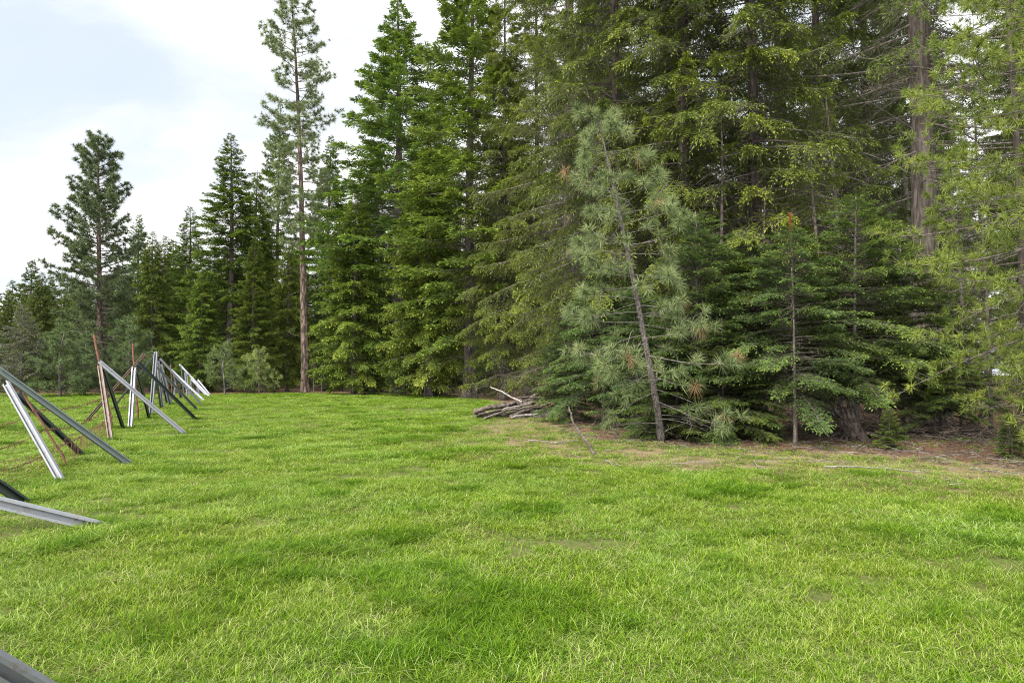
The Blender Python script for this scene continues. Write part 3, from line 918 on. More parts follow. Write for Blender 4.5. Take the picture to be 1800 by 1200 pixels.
def grass_mat(name, stops, patch, dryc):
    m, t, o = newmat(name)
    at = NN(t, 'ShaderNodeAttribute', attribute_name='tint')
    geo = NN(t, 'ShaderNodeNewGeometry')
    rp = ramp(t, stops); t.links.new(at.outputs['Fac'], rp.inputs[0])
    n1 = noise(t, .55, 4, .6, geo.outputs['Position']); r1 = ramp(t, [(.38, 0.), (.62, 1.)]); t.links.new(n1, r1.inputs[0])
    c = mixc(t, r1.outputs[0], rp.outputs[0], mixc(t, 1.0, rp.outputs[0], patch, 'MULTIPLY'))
    n2 = noise(t, 1.9, 4, .6, geo.outputs['Position']); r2 = ramp(t, [(.58, 0.), (.75, .22)]); t.links.new(n2, r2.inputs[0])
    c = mixc(t, r2.outputs[0], c, dryc)
    p = NN(t, 'ShaderNodeBsdfPrincipled'); p.inputs['Roughness'].default_value = .5; p.inputs['Specular IOR Level'].default_value = .16
    t.links.new(c, p.inputs['Base Color'])
    tr = NN(t, 'ShaderNodeBsdfTranslucent'); t.links.new(mixc(t, 1.0, c, (1.15, 1.2, .7), 'MULTIPLY'), tr.inputs[0])
    mx_ = NN(t, 'ShaderNodeMixShader'); mx_.inputs[0].default_value = .35
    t.links.new(p.outputs[0], mx_.inputs[1]); t.links.new(tr.outputs[0], mx_.inputs[2]); t.links.new(mx_.outputs[0], o.inputs[0])
    return m


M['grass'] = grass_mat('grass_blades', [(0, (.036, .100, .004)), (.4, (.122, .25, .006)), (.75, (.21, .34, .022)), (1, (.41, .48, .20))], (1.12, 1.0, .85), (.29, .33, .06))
M['straw'] = grass_mat('dry_grass_blades', [(0, (.12, .10, .035)), (.5, (.25, .205, .085)), (1, (.42, .37, .19))], (.8, .85, .7), (.19, .20, .06))


def grass_object(name, clumps, P, idx, rot, scl, label):
    me = bpy.data.meshes.new(name)
    me.vertices.add(len(P)); me.vertices.foreach_set('co', np.ascontiguousarray(P, np.float32).ravel())
    for an, ty, arr in (('pick', 'INT', idx.astype(np.int32)), ('turn', 'FLOAT_VECTOR', rot), ('size', 'FLOAT_VECTOR', scl)):
        a = me.attributes.new(an, ty, 'POINT')
        a.data.foreach_set('value' if ty == 'INT' else 'vector', np.ascontiguousarray(arr).ravel() if ty == 'INT' else np.ascontiguousarray(arr, np.float32).ravel())
    o = bpy.data.objects.new(name, me)
    ng = bpy.data.node_groups.new(name + '_blades', 'GeometryNodeTree')
    ng.interface.new_socket('Geometry', in_out='INPUT', socket_type='NodeSocketGeometry')
    ng.interface.new_socket('Geometry', in_out='OUTPUT', socket_type='NodeSocketGeometry')
    gi = ng.nodes.new('NodeGroupInput'); go = ng.nodes.new('NodeGroupOutput')
    jn = ng.nodes.new('GeometryNodeJoinGeometry')
    for cm in reversed(clumps):          # the last one joined comes first
        co = bpy.data.objects.new('%s_clump' % name, cm)
        oi = ng.nodes.new('GeometryNodeObjectInfo'); oi.inputs['Object'].default_value = co
        oi.inputs['As Instance'].default_value = True
        ng.links.new(oi.outputs['Geometry'], jn.inputs[0])
    ip = ng.nodes.new('GeometryNodeInstanceOnPoints'); ip.inputs['Pick Instance'].default_value = True

    def na(n, ty):
        a = ng.nodes.new('GeometryNodeInputNamedAttribute'); a.data_type = ty; a.inputs['Name'].default_value = n
        return [q for q in a.outputs if q.enabled][0]
    ng.links.new(gi.outputs[0], ip.inputs['Points']); ng.links.new(jn.outputs[0], ip.inputs['Instance'])
    ng.links.new(na('pick', 'INT'), ip.inputs['Instance Index'])
    er = ng.nodes.new('FunctionNodeEulerToRotation'); ng.links.new(na('turn', 'FLOAT_VECTOR'), er.inputs[0])
    ng.links.new(er.outputs[0], ip.inputs['Rotation']); ng.links.new(na('size', 'FLOAT_VECTOR'), ip.inputs['Scale'])
    ng.links.new(ip.outputs[0], go.inputs[0])
    md = o.modifiers.new('blades', 'NODES'); md.node_group = ng
    tag(o, label, 'grass', kind='stuff')
    return link(o)


def vnoise(x, y, sc_, seed):
    """smooth value noise"""
    r = np.random.default_rng(seed).random((256, 256))
    X = x / sc_ + 1000; Y = y / sc_ + 1000
    i = np.floor(X).astype(int); j = np.floor(Y).astype(int); fx = X - i; fy = Y - j
    fx = fx * fx * (3 - 2 * fx); fy = fy * fy * (3 - 2 * fy)
    g = lambda a, b: r[a % 256, b % 256]
    return (g(i, j) * (1 - fx) + g(i + 1, j) * fx) * (1 - fy) + (g(i, j + 1) * (1 - fx) + g(i + 1, j + 1) * fx) * fy


FEET = [(113, 845), (234, 817), (151, 799), (121, 817), (328, 763), (196, 774), (219, 753), (150, 741), (230, 752), (346, 737), (264, 735), (243, 738), (198, 752),
        (192, 921), (175, 917), (50, 883), (118, 1218), (266, 730), (348, 720), (285, 716), (301, 710), (355, 710)]


def make_grass():
    rng = np.random.default_rng(3)
    cl = []
    for k in range(5):      # fine meadow grass
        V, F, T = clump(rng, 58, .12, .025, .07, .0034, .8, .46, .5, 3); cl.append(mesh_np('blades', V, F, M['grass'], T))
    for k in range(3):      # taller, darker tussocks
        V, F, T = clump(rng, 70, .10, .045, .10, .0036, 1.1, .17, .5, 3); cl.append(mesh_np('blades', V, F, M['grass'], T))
    for k in range(3):      # pale tips, the sheen on the blades put into their colour
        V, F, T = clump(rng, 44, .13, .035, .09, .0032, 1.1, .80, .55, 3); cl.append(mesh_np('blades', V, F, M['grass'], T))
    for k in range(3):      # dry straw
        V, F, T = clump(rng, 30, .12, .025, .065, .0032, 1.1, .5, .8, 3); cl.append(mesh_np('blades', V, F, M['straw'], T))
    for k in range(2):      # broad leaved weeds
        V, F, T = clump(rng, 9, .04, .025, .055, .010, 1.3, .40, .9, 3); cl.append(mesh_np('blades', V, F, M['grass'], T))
    PP = []; II = []; SS = []
    for y0, y1, dens, s0, wmul in ((1.6, 6, 260, 1.0, 1.0), (6, 11, 180, 1.0, 1.5), (11, 18, 90, 1.1, 2.4), (18, 30, 30, 1.3, 3.2), (30, 56, 13, 1.6, 5.0)):
        area = (y1 - y0) * 2 * (.92 * y1 + 1.5)
        n = int(area * dens)
        y = rng.uniform(y0, y1, n); x = rng.uniform(-1, 1, n) * (.92 * y1 + 1.5)
        m = np.abs(x) < .92 * y + 1.5
        x, y = x[m], y[m]
        sd = edge_sd(x, y)
        n1 = vnoise(x, y, 1.3, 1); n2 = vnoise(x, y, .45, 2); n3 = vnoise(x, y, 3.5, 4)
        sj = sd + (vnoise(x, y, .9, 9) - .5) * 1.8
        den = np.where(sj < -3.5, 1.0, np.where(sj < -1.2, .66, np.where(sj < .2, .42, .05)))
        den = den * np.where(n2 * .6 + n1 * .4 < .30, .22, 1.0)
        keep = rng.random(len(x)) < den
        x, y, sj, n1, n2, n3 = x[keep], y[keep], sj[keep], n1[keep], n2[keep], n3[keep]
        k = len(x)
        typ = rng.integers(0, 5, k)
        tus = (n1 * .30 + n2 * .45 + vnoise(x, y, .22, 12) * .25) + rng.normal(0, .06, k)
        typ = np.where(tus > .70, rng.integers(5, 8, k), typ)
        typ = np.where((rng.random(k) < .19) & (tus <= .70), rng.integers(8, 11, k), typ)
        dryp = np.where(sj < -3.5, .03 + .14 * (n2 < .3), np.where(sj < .1, .48, .4))
        typ = np.where(rng.random(k) < dryp, rng.integers(11, 14, k), typ)
        typ = np.where((rng.random(k) < .05) & (y < 14), rng.integers(14, 16, k), typ)
        s = s0 * rng.uniform(.7, 1.2, k) * (.8 + .35 * n1)
        hgt = s * rng.uniform(.85, 1.15, k) / max(1.0, s0 * .92)
        wide = s * np.sqrt(wmul)
        PP.append(np.stack([x, y, hz(x, y)], -1)); II.append(typ); SS.append(np.stack([wide, wide, hgt], -1))
    # longer grass round the feet of the fence, where nothing is trodden
    for fx in FEET:
        g = G(*fx); n = 9
        x = g.x + rng.normal(0, .10, n); y = g.y + rng.normal(0, .10, n)
        sc_ = rng.uniform(.8, 1.25, n) * (1 if g.y < 15 else 1.3)
        PP.append(np.stack([x, y, hz(x, y)], -1)); II.append(rng.integers(5, 8, n)); SS.append(np.stack([sc_, sc_, sc_ * 1.15], -1))
    P = np.concatenate(PP); I = np.concatenate(II); S = np.concatenate(SS)
    rot = np.stack([rng.normal(0, .08, len(P)), rng.normal(0, .08, len(P)), rng.uniform(0, 6.28, len(P))], -1)
    print('GRASS', len(P))
    grass_object('grass', cl, P, I, rot, S, 'bright green spring grass covering the open meadow')


make_grass()

# ------------------------------------------------------------------ steel tripods and wire of the fence
def metal_mat(name, c0, c1, rough, rustc=None, rust=0.0, metallic=.9):
    m, t, o = newmat(name)
    v = scaled(t, 1, 1, 1)
    n1 = noise(t, 9, 5, .6, v); n2 = noise(t, 45, 3, .6, v)
    c = mixc(t, n1, c0, c1)
    p = NN(t, 'ShaderNodeBsdfPrincipled')
    p.inputs['Metallic'].default_value = metallic
    rr = ramp(t, [(.3, rough - .1), (.7, rough + .12)]); t.links.new(n2, rr.inputs[0]); t.links.new(rr.outputs[0], p.inputs['Roughness'])
    if rustc:
        rf = ramp(t, [(.55 - rust * .4, 0.), (.68 - rust * .3, 1.)]); t.links.new(n1, rf.inputs[0])
        c = mixc(t, rf.outputs[0], c, rustc)
        mm = NN(t, 'ShaderNodeMath', operation='MULTIPLY_ADD'); mm.inputs[1].default_value = -metallic; mm.inputs[2].default_value = metallic
        t.links.new(rf.outputs[0], mm.inputs[0]); t.links.new(mm.outputs[0], p.inputs['Metallic'])
    t.links.new(c, p.inputs['Base Color'])
    b = NN(t, 'ShaderNodeBump'); b.inputs['Strength'].default_value = .08; b.inputs['Distance'].default_value = .01
    t.links.new(n2, b.inputs['Height']); t.links.new(b.outputs[0], p.inputs['Normal'])
    t.links.new(p.outputs[0], o.inputs[0])
    return m


M['steel'] = metal_mat('galvanised_steel', (.24, .255, .28), (.35, .37, .40), .45, (.17, .155, .14), .05, metallic=.45)
M['steel_reflect'] = metal_mat('forest_reflecting_steel', (.05, .068, .062), (.09, .115, .105), .45, metallic=.3)  # same galvanised legs, with the reflected dark forest painted into the colour
M['steel_brown'] = metal_mat('weathered_brown_steel', (.15, .13, .115), (.22, .195, .175), .6, (.12, .075, .05), .5, metallic=.5)
M['rust'] = metal_mat('rusty_steel', (.07, .035, .024), (.12, .055, .035), .75, (.15, .06, .035), .6, metallic=.1)


def basis(A, B, roll):
    T = (B - A).normalized()
    W = Vector((.35, -1.0, .2))          # the open side faces the meadow
    W = (W - T * W.dot(T)).normalized()
    U = W.cross(T)
    c, s = math.cos(roll), math.sin(roll)
    return T, U * c + W * s, W * c - U * s


def channel(A, B, w, f, th, roll):
    """a C-shaped steel channel from A to B"""
    T, U, W = basis(A, B, roll)
    lp = w * .24
    prof_ = [(-w / 2, 0), (w / 2, 0), (w / 2, f), (w / 2 - lp, f), (w / 2 - lp, f - th), (w / 2 - th, f - th), (w / 2 - th, th),
             (-w / 2 + th, th), (-w / 2 + th, f - th), (-w / 2 + lp, f - th), (-w / 2 + lp, f), (-w / 2, f)]
    k = len(prof_)
    V = []
    for P in (A, B):
        for a, b in prof_:
            V.append(P + U * a + W * b)
    V = np.array([tuple(v) for v in V])
    F = np.array([[i, (i + 1) % k, k + (i + 1) % k, k + i] for i in range(k)])
    C = np.array([[0, 1, 6, 7], [1, 2, 5, 6], [2, 3, 4, 5], [0, 7, 8, 11], [8, 9, 10, 11]])
    return V, [np.concatenate([F, C[:, ::-1], C + k])]


def tripod(legs, label, base, name='fence_tripod'):
    """legs: (top point, foot point, material, roll, width)"""
    e = empty(name, base)
    tag(e, label, 'fence support', 'leaning steel tripods of the fence')
    for A, B, mt, roll, w in legs:
        A = A - base; B = B - base
        V, F = channel(A, B, w, w * .5, .006, roll)
        o = bpy.data.objects.new('leg', mesh_np('leg', V, F, M[mt])); link(o, e)
    # bolted plate where the legs meet
    tp = legs[0][0] - base
    bm_ = Acc()
    V, Q = tubes(np.array([[tuple(tp + Vector((-.06, -.07, -.06))), tuple(tp + Vector((.06, .09, -.09)))]]), np.full((1, 2), .008), 6)
    bm_.add(V, Q)
    o = bpy.data.objects.new('bolt', bm_.mesh('bolt', M['rust'], True, False)); link(o, e)
    return e


def deep(px, py, sink=.04):
    g = G(px, py); g.z -= sink
    return g


def leg(top, dtop, foot, mt='steel', roll=0.0, w=.09, dfoot=None):
    """leg whose top is seen at a pixel (at a depth) and whose foot stands on the ground"""
    A = PT(top[0], top[1], dtop)
    B = deep(*foot) if dfoot is None else PT(foot[0], foot[1], dfoot)
    d = (A - B).normalized()
    return (A + d * .0, B, mt, roll, w)


tripod([leg((13, 674), 11.6, (113, 845), 'steel', .35, .105), leg((-4, 650), 11.9, (234, 817), 'steel_reflect', -.5, .105), leg((30, 690), 12.4, (151, 799), 'steel_reflect', .6, .10)],
       'wide leaning steel tripod with one pale and two dark legs next to barbed wire', G(120, 828))
tripod([leg((174, 636), 17.9, (328, 763), 'steel', -.4, .10), leg((176, 643), 17.4, (196, 774), 'steel_brown', .1, .105), leg((184, 648), 18.2, (219, 753), 'steel_reflect', .6, .10)],
       'steel tripod with a brown weathered leg and a long pale brace', G(210, 762))
tripod([leg((255, 623), 21.8, (150, 741), 'steel_brown', .5, .095), leg((237, 646), 22.0, (230, 752), 'steel', .35, .13), leg((242, 637), 21.8, (346, 737), 'steel_reflect', -.5, .10), leg((243, 655), 22.4, (264, 735), 'steel_reflect', .6, .10)],
       'four legged steel support with a beam crossing above its top', G(240, 744))
tripod([leg((275, 622), 26.5, (197, 719), 'steel_reflect', .5, .09), leg((275, 618), 26.3, (266, 730), 'steel', .35, .13), leg((275, 645), 26.4, (348, 720), 'steel', -.3, .09), leg((276, 660), 27, (284, 718), 'steel_reflect', .6, .10)],
       'tall steel support with a raised tip next to the crossing beam', G(272, 722))
tripod([leg((277, 634), 31, (285, 716), 'steel', -.4, .12), leg((283, 640), 33, (301, 710), 'steel', .35, .17), leg((281, 630), 33, (355, 710), 'steel', -.3, .09), leg((287, 668), 34, (295, 709), 'steel_reflect', .6, .12)],
       'pale steel support with a broad leg before the end of the row', G(300, 712))
tripod([leg((306, 656), 41, (318, 699), 'steel', -.4, .16), leg((302, 650), 40, (360, 703), 'steel', .35, .10), leg((310, 662), 42, (306, 700), 'steel', 1.0, .10), leg((300, 631), 41, (305, 699), 'steel_reflect', 0, .06)],
       'far steel support beside a thin upright post near the end of the row', G(315, 701))
tripod([leg((326, 655), 46, (330, 696), 'steel', -.4, .16), leg((316, 640), 46.5, (369, 696), 'steel', .35, .10), leg((318, 640), 46, (324, 697), 'steel_reflect', .6, .06)],
       'far steel support with one long brace near the forest', G(335, 696))
tripod([leg((337, 667), 48.5, (339, 694), 'steel', -.4, .13), leg((336, 666), 48.5, (364, 695), 'steel', .35, .09), leg((337, 668), 49, (330, 694), 'steel', .8, .09)],
       'low steel support second from the forest end of the row', G(340, 695))
tripod([leg((348, 668), 50, (347, 694), 'steel', -.4, .13), leg((348, 667), 50, (371, 694), 'steel', .35, .09), leg((349, 669), 50.5, (352, 694), 'steel', .8, .09)],
       'low steel support at the forest end of the row', G(352, 694))
# collapsed ones near the camera
tripod([leg((-150, 846), 6.7, (192, 921), 'steel', .15, .11), leg((-120, 774), 7.6, (50, 883), 'steel_reflect', -.5, .11), leg((-140, 800), 7.2, (-60, 900), 'steel', .8, .10)],
       'collapsed tripod with a pale channel lying low over the grass', G(20, 905))
tripod([leg((-150, 1075), 3.05, (118, 1218), 'steel', .15, .10), leg((-170, 1060), 3.1, (-120, 1230), 'steel_reflect', .8, .09)],
       'fallen pale steel channel slanting out of the grass by itself', G(60, 1210))


# rusty posts and the wire strung between them
def post(top, foot, label, w=.05):
    B = G(*foot); A = PT(top[0], top[1], B.y)
    n = 8
    pts = np.array([[tuple(B.lerp(A, i / (n - 1)) + Vector((.01 * math.sin(i * 1.9), 0, 0)) - (Vector((0, 0, .15)) if i == 0 else Vector())) for i in range(n)]])
    V, Q = tubes(pts, np.full((1, n), w * .5), 8, (1, .1, .05))
    o = bpy.data.objects.new('fence_post', mesh_np('fence_post', V, Q, M['rust'], None, True)); link(o)
    tag(o, label, 'post', 'rusty fence posts')
    return A, B


POSTS = [(Vector((-4.2, 3.3, 0)), None)]
A0, B0 = post((-110, 735), (-60, 878), 'rusty post by the collapsed tripod', .05)
A1, B1 = post((40, 690), (121, 817), 'leaning rusty post inside the wide tripod', .04)
A2, B2 = post((165, 588), (198, 752), 'tall rusty post rising above the brown legged tripod', .07)
A3, B3 = post((233, 603), (243, 738), 'tall rusty post rising above the crossing beam', .065)
A4, B4 = post((300, 640), (303, 704), 'slim rusty post inside the pale steel support', .05)
near = Vector((-4.6, 2.2, 0.0))
line = [(near + Vector((0, 0, 1.0)), near), (A0, B0), (A1, B1), (A2, B2), (A3, B3), (A4, B4), (PT(348, 667, 50), G(348, 694))]
rngw = random.Random(9)


def wire(frac, sag, label, barbs=True):
    acc = Acc()
    pts = []
    for (a, b), (c, d) in zip(line[:-1], line[1:]):
        def at_h(A, B):
            t = min(frac / max(A.z - B.z, .1), 1.0)
            return B.lerp(A, t)
        p, q = at_h(a, b), at_h(c, d)
        n = max(6, int((q - p).length / .22))
        sg = sag * rngw.uniform(.6, 1.4)
        for i in range(n):
            t = i / n
            v = p.lerp(q, t)
            v.z -= sg * 4 * t * (1 - t)
            v.z = max(v.z, float(hz(v.x, v.y)) + .05)
            pts.append((v.x + rngw.uniform(-.012, .012), v.y, v.z + rngw.uniform(-.012, .012)))
    P = np.array([pts])
    V, Q = tubes(P, np.full((1, P.shape[1]), .006), 4); acc.add(V, Q)
    if barbs:
        c = P[0][1:]
        rg = np.random.default_rng(4)
        for s in (-1, 1):
            d = nrm(rg.normal(size=(len(c), 3))) * .045
            V, Q = tubes(np.stack([c - d, c + d], 1), np.full((len(c), 2), .0045), 3); acc.add(V, Q)
    o = bpy.data.objects.new('barbed_wire' if barbs else 'wire', acc.mesh('barbed_wire', M['rust'], False, False)); link(o)
    tag(o, label, 'wire', 'wires of the fence')


wire(.95, .16, 'topmost sagging barbed wire strand running along the tripods')
wire(.62, .14, 'middle sagging barbed wire strand running along the tripods')
wire(.32, .10, 'lowest barbed wire strand running along the tripods')


def woven():
    """slack woven wire hung between the near posts"""
    acc = Acc(); rg = np.random.default_rng(6)
    segs_ = [(B0, B1), (B1, B2)]
    for p, q in segs_:
        n = 34
        for h in (.06, .17, .28, .40, .52):
            t = np.linspace(0, 1, n)
            P = np.array([[(*(p.lerp(q, float(u))).xy, float(hz(*(p.lerp(q, float(u))).xy)) + h * (1 - .35 * math.sin(u * 3.1)) + rg.normal(0, .008)) for u in t]])
            V, Q = tubes(P, np.full((1, n), .0038), 3); acc.add(V, Q)
        m = int((q - p).length / .16)
        for i in range(1, m):
            b = p.lerp(q, i / m); k = 1 - .35 * math.sin(i / m * 3.1); g0 = float(hz(b.x, b.y))
            P = np.array([[(b.x + rg.normal(0, .02), b.y + rg.normal(0, .02), g0 + z * k) for z in (.02, .2, .38, .53)]])
            V, Q = tubes(P, np.full((1, 4), .0034), 3, (1, .1, 0)); acc.add(V, Q)
    o = bpy.data.objects.new('woven_wire', acc.mesh('woven_wire', M['rust'], False, False)); link(o)
    tag(o, 'slack rusty woven wire netting low between the wide tripod and its neighbours', 'wire mesh')


woven()

# ------------------------------------------------------------------ wood on the ground
LR = np.random.default_rng(21)


def stick(name, pts, r0, r1, mt, label, group, cat, spurs=0, k=7, cap=True, bumpy=.08):
    """a log or branch along a polyline, tapered, with cut ends"""
    P0 = np.array([tuple(p) for p in pts], float)
    t = np.linspace(0, 1, len(P0)); n = max(8, len(P0) * 4); tt = np.linspace(0, 1, n)
    P = np.stack([np.interp(tt, t, P0[:, i]) for i in range(3)], -1)
    ln = np.linalg.norm(P0[-1] - P0[0])
    P[1:-1] += LR.normal(0, .006 * ln ** .5, (n - 2, 3))
    rad = np.linspace(r0, r1, n) * (1 + LR.normal(0, bumpy, n))
    V, Q = tubes(P[None], rad[None], k)
    Vn = V + LR.normal(0, r1 * .06, V.shape)
    acc = Acc(); acc.add(Vn, Q)
    fs = [np.concatenate(acc.F[4])]
    caps = np.array([np.arange(k)[::-1], np.arange(len(V) - k, len(V))])
    Vt = Vn; extra = []
    if spurs:
        i = LR.integers(2, n - 1, spurs)
        T = nrm(P[i] - P[i - 1])
        D = nrm(T + LR.normal(0, .7, (spurs, 3))); D[:, 2] = np.abs(D[:, 2]) * .8
        Vs, Qs = twig_tubes(P[i], D, LR.uniform(.08, .3, spurs) * ln * .5, LR.uniform(-.2, .4, spurs), np.full(spurs, max(.25 * r1, .004)), 4)
        extra = [Qs + len(Vt)]; Vt = np.concatenate([Vt, Vs])
    me = mesh_np(name, Vt, fs + extra + [caps], [M[mt], M['cutwood']], None, True)
    if cap:
        for pl in list(me.polygons)[-2:]:
            pl.material_index = 1; pl.use_smooth = False
    o = bpy.data.objects.new(name, me)
    link(o)
    tag(o, label, cat, group)
    return o


WP = 'logs and poles of the wood pile'
for (a, b, da, db, r0, r1, mt, lab) in [
    ((832, 724), (908, 707), 24.0, 24.3, .125, .10, 'log', 'thick brown log with a cut end sticking out of the wood pile'),
    ((850, 736), (962, 699), 23.6, 24.4, .05, .045, 'log', 'long slim pole slanting across the front of the wood pile'),
    ((880, 719), (962, 701), 24.3, 24.6, .10, .09, 'log', 'dark log on top of the wood pile'),
    ((896, 732), (968, 708), 23.8, 24.4, .08, .07, 'log', 'brown log leaning across the middle of the wood pile'),
    ((898, 734), (950, 726), 23.5, 23.6, .06, .05, 'deadwood', 'short grey log at the bottom front of the wood pile'),
    ((838, 733), (930, 722), 24.2, 24.5, .09, .08, 'log', 'bottom log lying flat under the wood pile'),
    ((870, 730), (975, 722), 24.6, 24.8, .10, .09, 'log', 'hidden bottom log at the back of the wood pile'),
    ((862, 714), (940, 700), 24.9, 25.2, .06, .05, 'log', 'grey pole behind the top of the wood pile'),
    ((905, 700), (970, 697), 24.6, 24.9, .05, .04, 'log', 'dark pole resting highest on the wood pile'),
    ((862, 680), (918, 706), 24.8, 24.4, .022, .045, 'pale', 'white barkless branch poking up out of the wood pile'),
    ((905, 706), (948, 690), 24.8, 25.0, .02, .015, 'deadwood', 'thin grey stick poking up behind the wood pile'),
    ((845, 738), (905, 716), 23.5, 24.0, .028, .022, 'deadwood', 'thin grey stick leaning on the front of the wood pile'),
    ((842, 728), (950, 712), 23.7, 24.1, .05, .04, 'log', 'bent dark pole along the front of the wood pile'),
    ((868, 724), (940, 706), 23.9, 24.3, .05, .035, 'deadwood', 'weathered grey pole across the upper front of the wood pile'),
    ((888, 727), (985, 712), 24.1, 24.6, .055, .04, 'log', 'brown pole sticking out of the far end of the wood pile'),
    ((920, 730), (990, 724), 23.7, 24.0, .045, .03, 'log', 'slim brown pole low at the far end of the wood pile'),
]:
    A, B = PT(*a, da), PT(*b, db)
    stick('log' if r0 > .045 else 'branch', [A, A.lerp(B, .35) + Vector((0, 0, .03)), A.lerp(B, .7) + Vector((0, .04, -.02)), B], r0 * .78, r1 * .72, mt, lab, WP, 'log' if r0 > .045 else 'branch', spurs=5 if mt == 'pale' and r0 < .03 else 0, k=9)


def brush(name, c, rx, ry, hmax, n, label, lo=.4, hi=1.4, r=.009, mt='deadwood'):
    """tangle of twigs"""
    acc = Acc()
    a = LR.uniform(0, 6.28, n); q = np.sqrt(LR.random(n))
    P = np.stack([c.x + rx * q * np.cos(a), c.y + ry * q * np.sin(a), np.zeros(n)], -1)
    P[:, 2] = hz(P[:, 0], P[:, 1]) + LR.random(n) * hmax * (1 - q * .7)
    D = nrm(LR.normal(0, 1, (n, 3)) * np.array([1, 1, .28]))
    ln = LR.uniform(lo, hi, n)
    P -= D * (ln * .5)[:, None]
    P[:, 2] = np.maximum(P[:, 2], hz(P[:, 0], P[:, 1]) + .01)
    V, Q = twig_tubes(P, D, ln, LR.uniform(-.1, .15, n), np.full(n, r) * LR.uniform(.5, 1.4, n), 4); acc.add(V, Q)
    o = bpy.data.objects.new(name, acc.mesh(name, M[mt], True, False)); link(o)
    return tag(o, label, 'brush', kind='stuff')


brush('brush_heap', gp(925, 25.0), 1.6, .8, .45, 150, 'tangle of dead twigs heaped in and behind the wood pile')
brush('brush_heap', gp(962, 24.2), 1.0, .6, .4, 80, 'tangle of fine grey twigs at the end of the wood pile')

brush('deadfall', gp(1420, 17.0), 2.2, 1.2, .55, 170, 'tangle of dead twigs under the rusty topped fir', .4, 1.5, .008, 'log')
brush('deadfall', gp(1590, 17.0), 2.0, 1.3, .6, 200, 'tangle of dead twigs before the thick furrowed trunk', .4, 1.5, .008, 'log')
brush('deadfall', gp(1740, 15.5), 1.8, 1.2, .45, 150, 'tangle of dead twigs round the propped dark log', .4, 1.4, .008, 'log')
brush('deadfall', gp(1250, 16.6), 2.0, .8, .4, 110, 'tangle of dead twigs below the bushy blue green fir', .4, 1.4, .007, 'log')
FS = 'fallen sticks along the forest edge'
for pts, r0, r1, mt, lab, sp in [
    ([(1450, 824), (1530, 826), (1620, 834)], .014, .008, 'deadwood', 'long pale stick lying on the dry strip of grass', 0),
    ([(1702, 826), (1740, 832), (1792, 838)], .010, .006, 'deadwood', 'pale crooked stick below the bright pine', 2),
    ([(1178, 819), (1220, 817), (1265, 815)], .008, .005, 'deadwood', 'thin pale stick lying before the leaning young pine', 0),
    ([(1325, 812), (1332, 824), (1345, 830)], .012, .006, 'deadwood', 'short forked twig on the dry strip', 2),
    ([(925, 776), (975, 781), (1022, 777)], .014, .008, 'deadwood', 'grey crooked branch lying on the grass before the wood pile', 3),
    ([(1062, 812), (1075, 818), (1090, 822)], .010, .006, 'deadwood', 'short brown twig in the grass near the fallen grey branch', 1),
    ([(1500, 815), (1440, 814), (1390, 815)], .008, .005, 'deadwood', 'faint thin twig along the brown needle litter', 1),
]:
    P = [G(*q) + Vector((0, 0, .03 + r0)) for q in pts]
    stick('fallen_stick', P, r0, r1, mt, lab, FS, 'stick', spurs=sp, k=6, cap=False)
# the fallen grey branch with its foot in the grass
g = G(1046, 800)
stick('fallen_branch', [g + Vector((0, 0, .03)), PT(1030, 775, g.y + .8), PT(1008, 745, g.y + 2.0), PT(1000, 715, g.y + 2.6)], .035, .02, 'log', 'grey fallen branch propped up before the leaning young pine', None, 'branch', spurs=9, k=7, cap=False)
# forest floor pieces
a = G(1692, 764); stick('fallen_log', [a + Vector((0, 0, .08)), PT(1722, 735, a.y + .3), PT(1750, 711, a.y + .6)], .085, .06, 'log', 'dark log propped up below the bright pine', None, 'log', k=9)
a = G(1610, 745); stick('leaning_stick', [a, PT(1622, 722, a.y), PT(1632, 698, a.y)], .055, .03, 'deadwood', 'pale broken stick leaning at the foot of the huge old fir', None, 'stick', k=7, cap=False)
a = G(1690, 765); stick('curved_branch', [a + Vector((0, 0, .05)), PT(1672, 750, a.y), PT(1660, 735, a.y), PT(1668, 726, a.y), PT(1676, 724, a.y)], .02, .012, 'pale', 'pale curved bare branch beside the propped dark log', None, 'branch', k=6, cap=False)


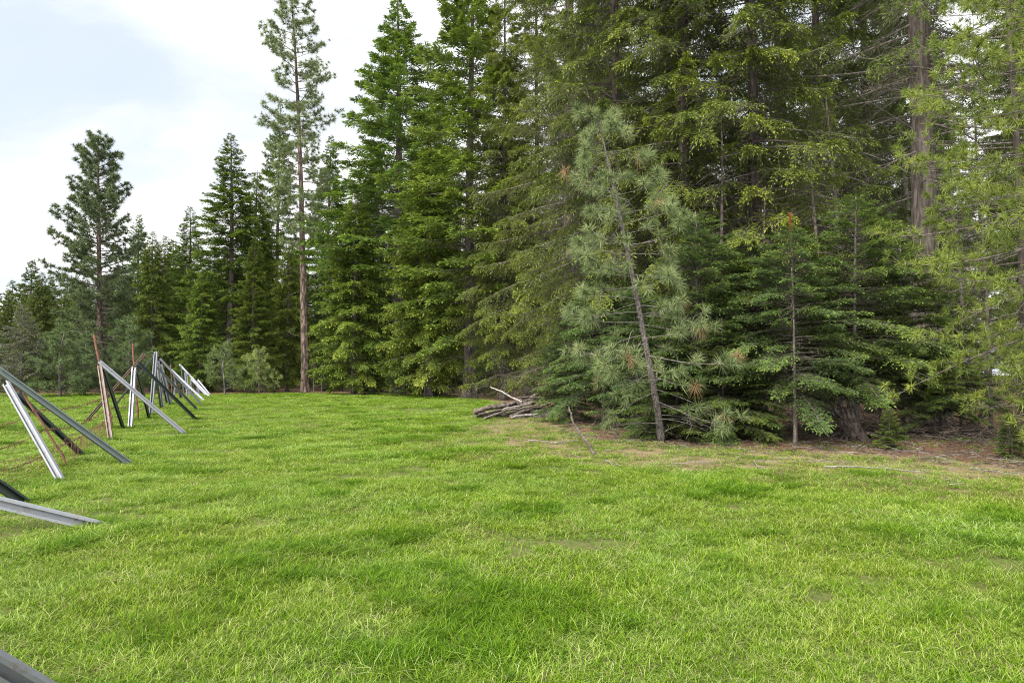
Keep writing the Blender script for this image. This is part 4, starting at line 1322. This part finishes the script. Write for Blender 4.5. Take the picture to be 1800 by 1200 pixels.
def stump():
    """old splintered root stump"""
    b = G(1508, 772)
    e = empty('stump', b); tag(e, 'splintered dark stump with upturned roots under the understorey firs', 'stump')
    acc = Acc(); n = 16
    for i in range(n):
        a_ = i / n * 6.28
        x0, y0 = .16 * math.cos(a_), .16 * math.sin(a_)
        P = np.array([[(x0 * 1.3, y0 * 1.3, -.05), (x0 - .12, y0, .25), (x0 * 1.1 - .28, y0 * 1.1, .5), (x0 * 1.6 - .4 - .05 * LR.random(), y0 * 1.7, .62 + .35 * LR.random())]])
        V, Q = tubes(P, np.array([[.075, .065, .05, .012]]), 6); acc.add(V + LR.normal(0, .008, V.shape), Q)
    link(bpy.data.objects.new('trunk', acc.mesh('trunk', M['log'], True, False)), e)
    for i in range(7):
        a_ = LR.uniform(0, 6.28); r = LR.uniform(.35, .7)
        P = np.array([[(0, 0, .15), (.4 * r * math.cos(a_), .4 * r * math.sin(a_), .14), (.8 * r * math.cos(a_ + .2), .8 * r * math.sin(a_ + .2), .05), (r * math.cos(a_ + .4), r * math.sin(a_ + .4), -.04)]])
        V, Q = tubes(P, np.array([[.06, .045, .03, .012]]), 6)
        link(bpy.data.objects.new('root', mesh_np('root', V, Q, M['log'], None, True)), e)


stump()


def litter():
    """twigs and cones on the forest floor"""
    for nm, n, mt, lo, hi, r, lab, srange in (('twig_litter', 5200, 'log', .08, .6, .006, 'brown twigs scattered over the shaded forest floor', (-1.4, 13)),
                                              ('dry_twig_litter', 1500, 'deadwood', .06, .5, .005, 'pale dry twigs scattered along the edge of the grass', (-2.6, 6))):
        X = []
        while sum(len(q) for q in X) < n:
            y = LR.uniform(7.5, 34, 20000); x = LR.uniform(-6, 1.0, 20000) * 0 + LR.uniform(-2, 26, 20000)
            s = edge_sd(x, y)
            dens = np.where(s < 0, .22, 1.0) * np.clip(14 / y, 0, 1) ** 1.5
            m = (s > srange[0]) & (s < srange[1]) & (np.abs(x) < .9 * y) & (LR.random(20000) < dens)
            X.append(np.stack([x[m], y[m]], -1))
        X = np.concatenate(X)[:n]
        P = np.concatenate([X, (hz(X[:, 0], X[:, 1]) + LR.uniform(.005, .05, n))[:, None]], -1)
        D = nrm(LR.normal(0, 1, (n, 3)) * np.array([1, 1, .14]))
        V, Q = twig_tubes(P, D, LR.uniform(lo, hi, n) ** 1.3, LR.uniform(-.1, .1, n), np.full(n, r) * LR.uniform(.5, 1.5, n), 3)
        o = bpy.data.objects.new(nm, mesh_np(nm, V, Q, M[mt])); link(o)
        tag(o, lab, 'litter', kind='stuff')


litter()
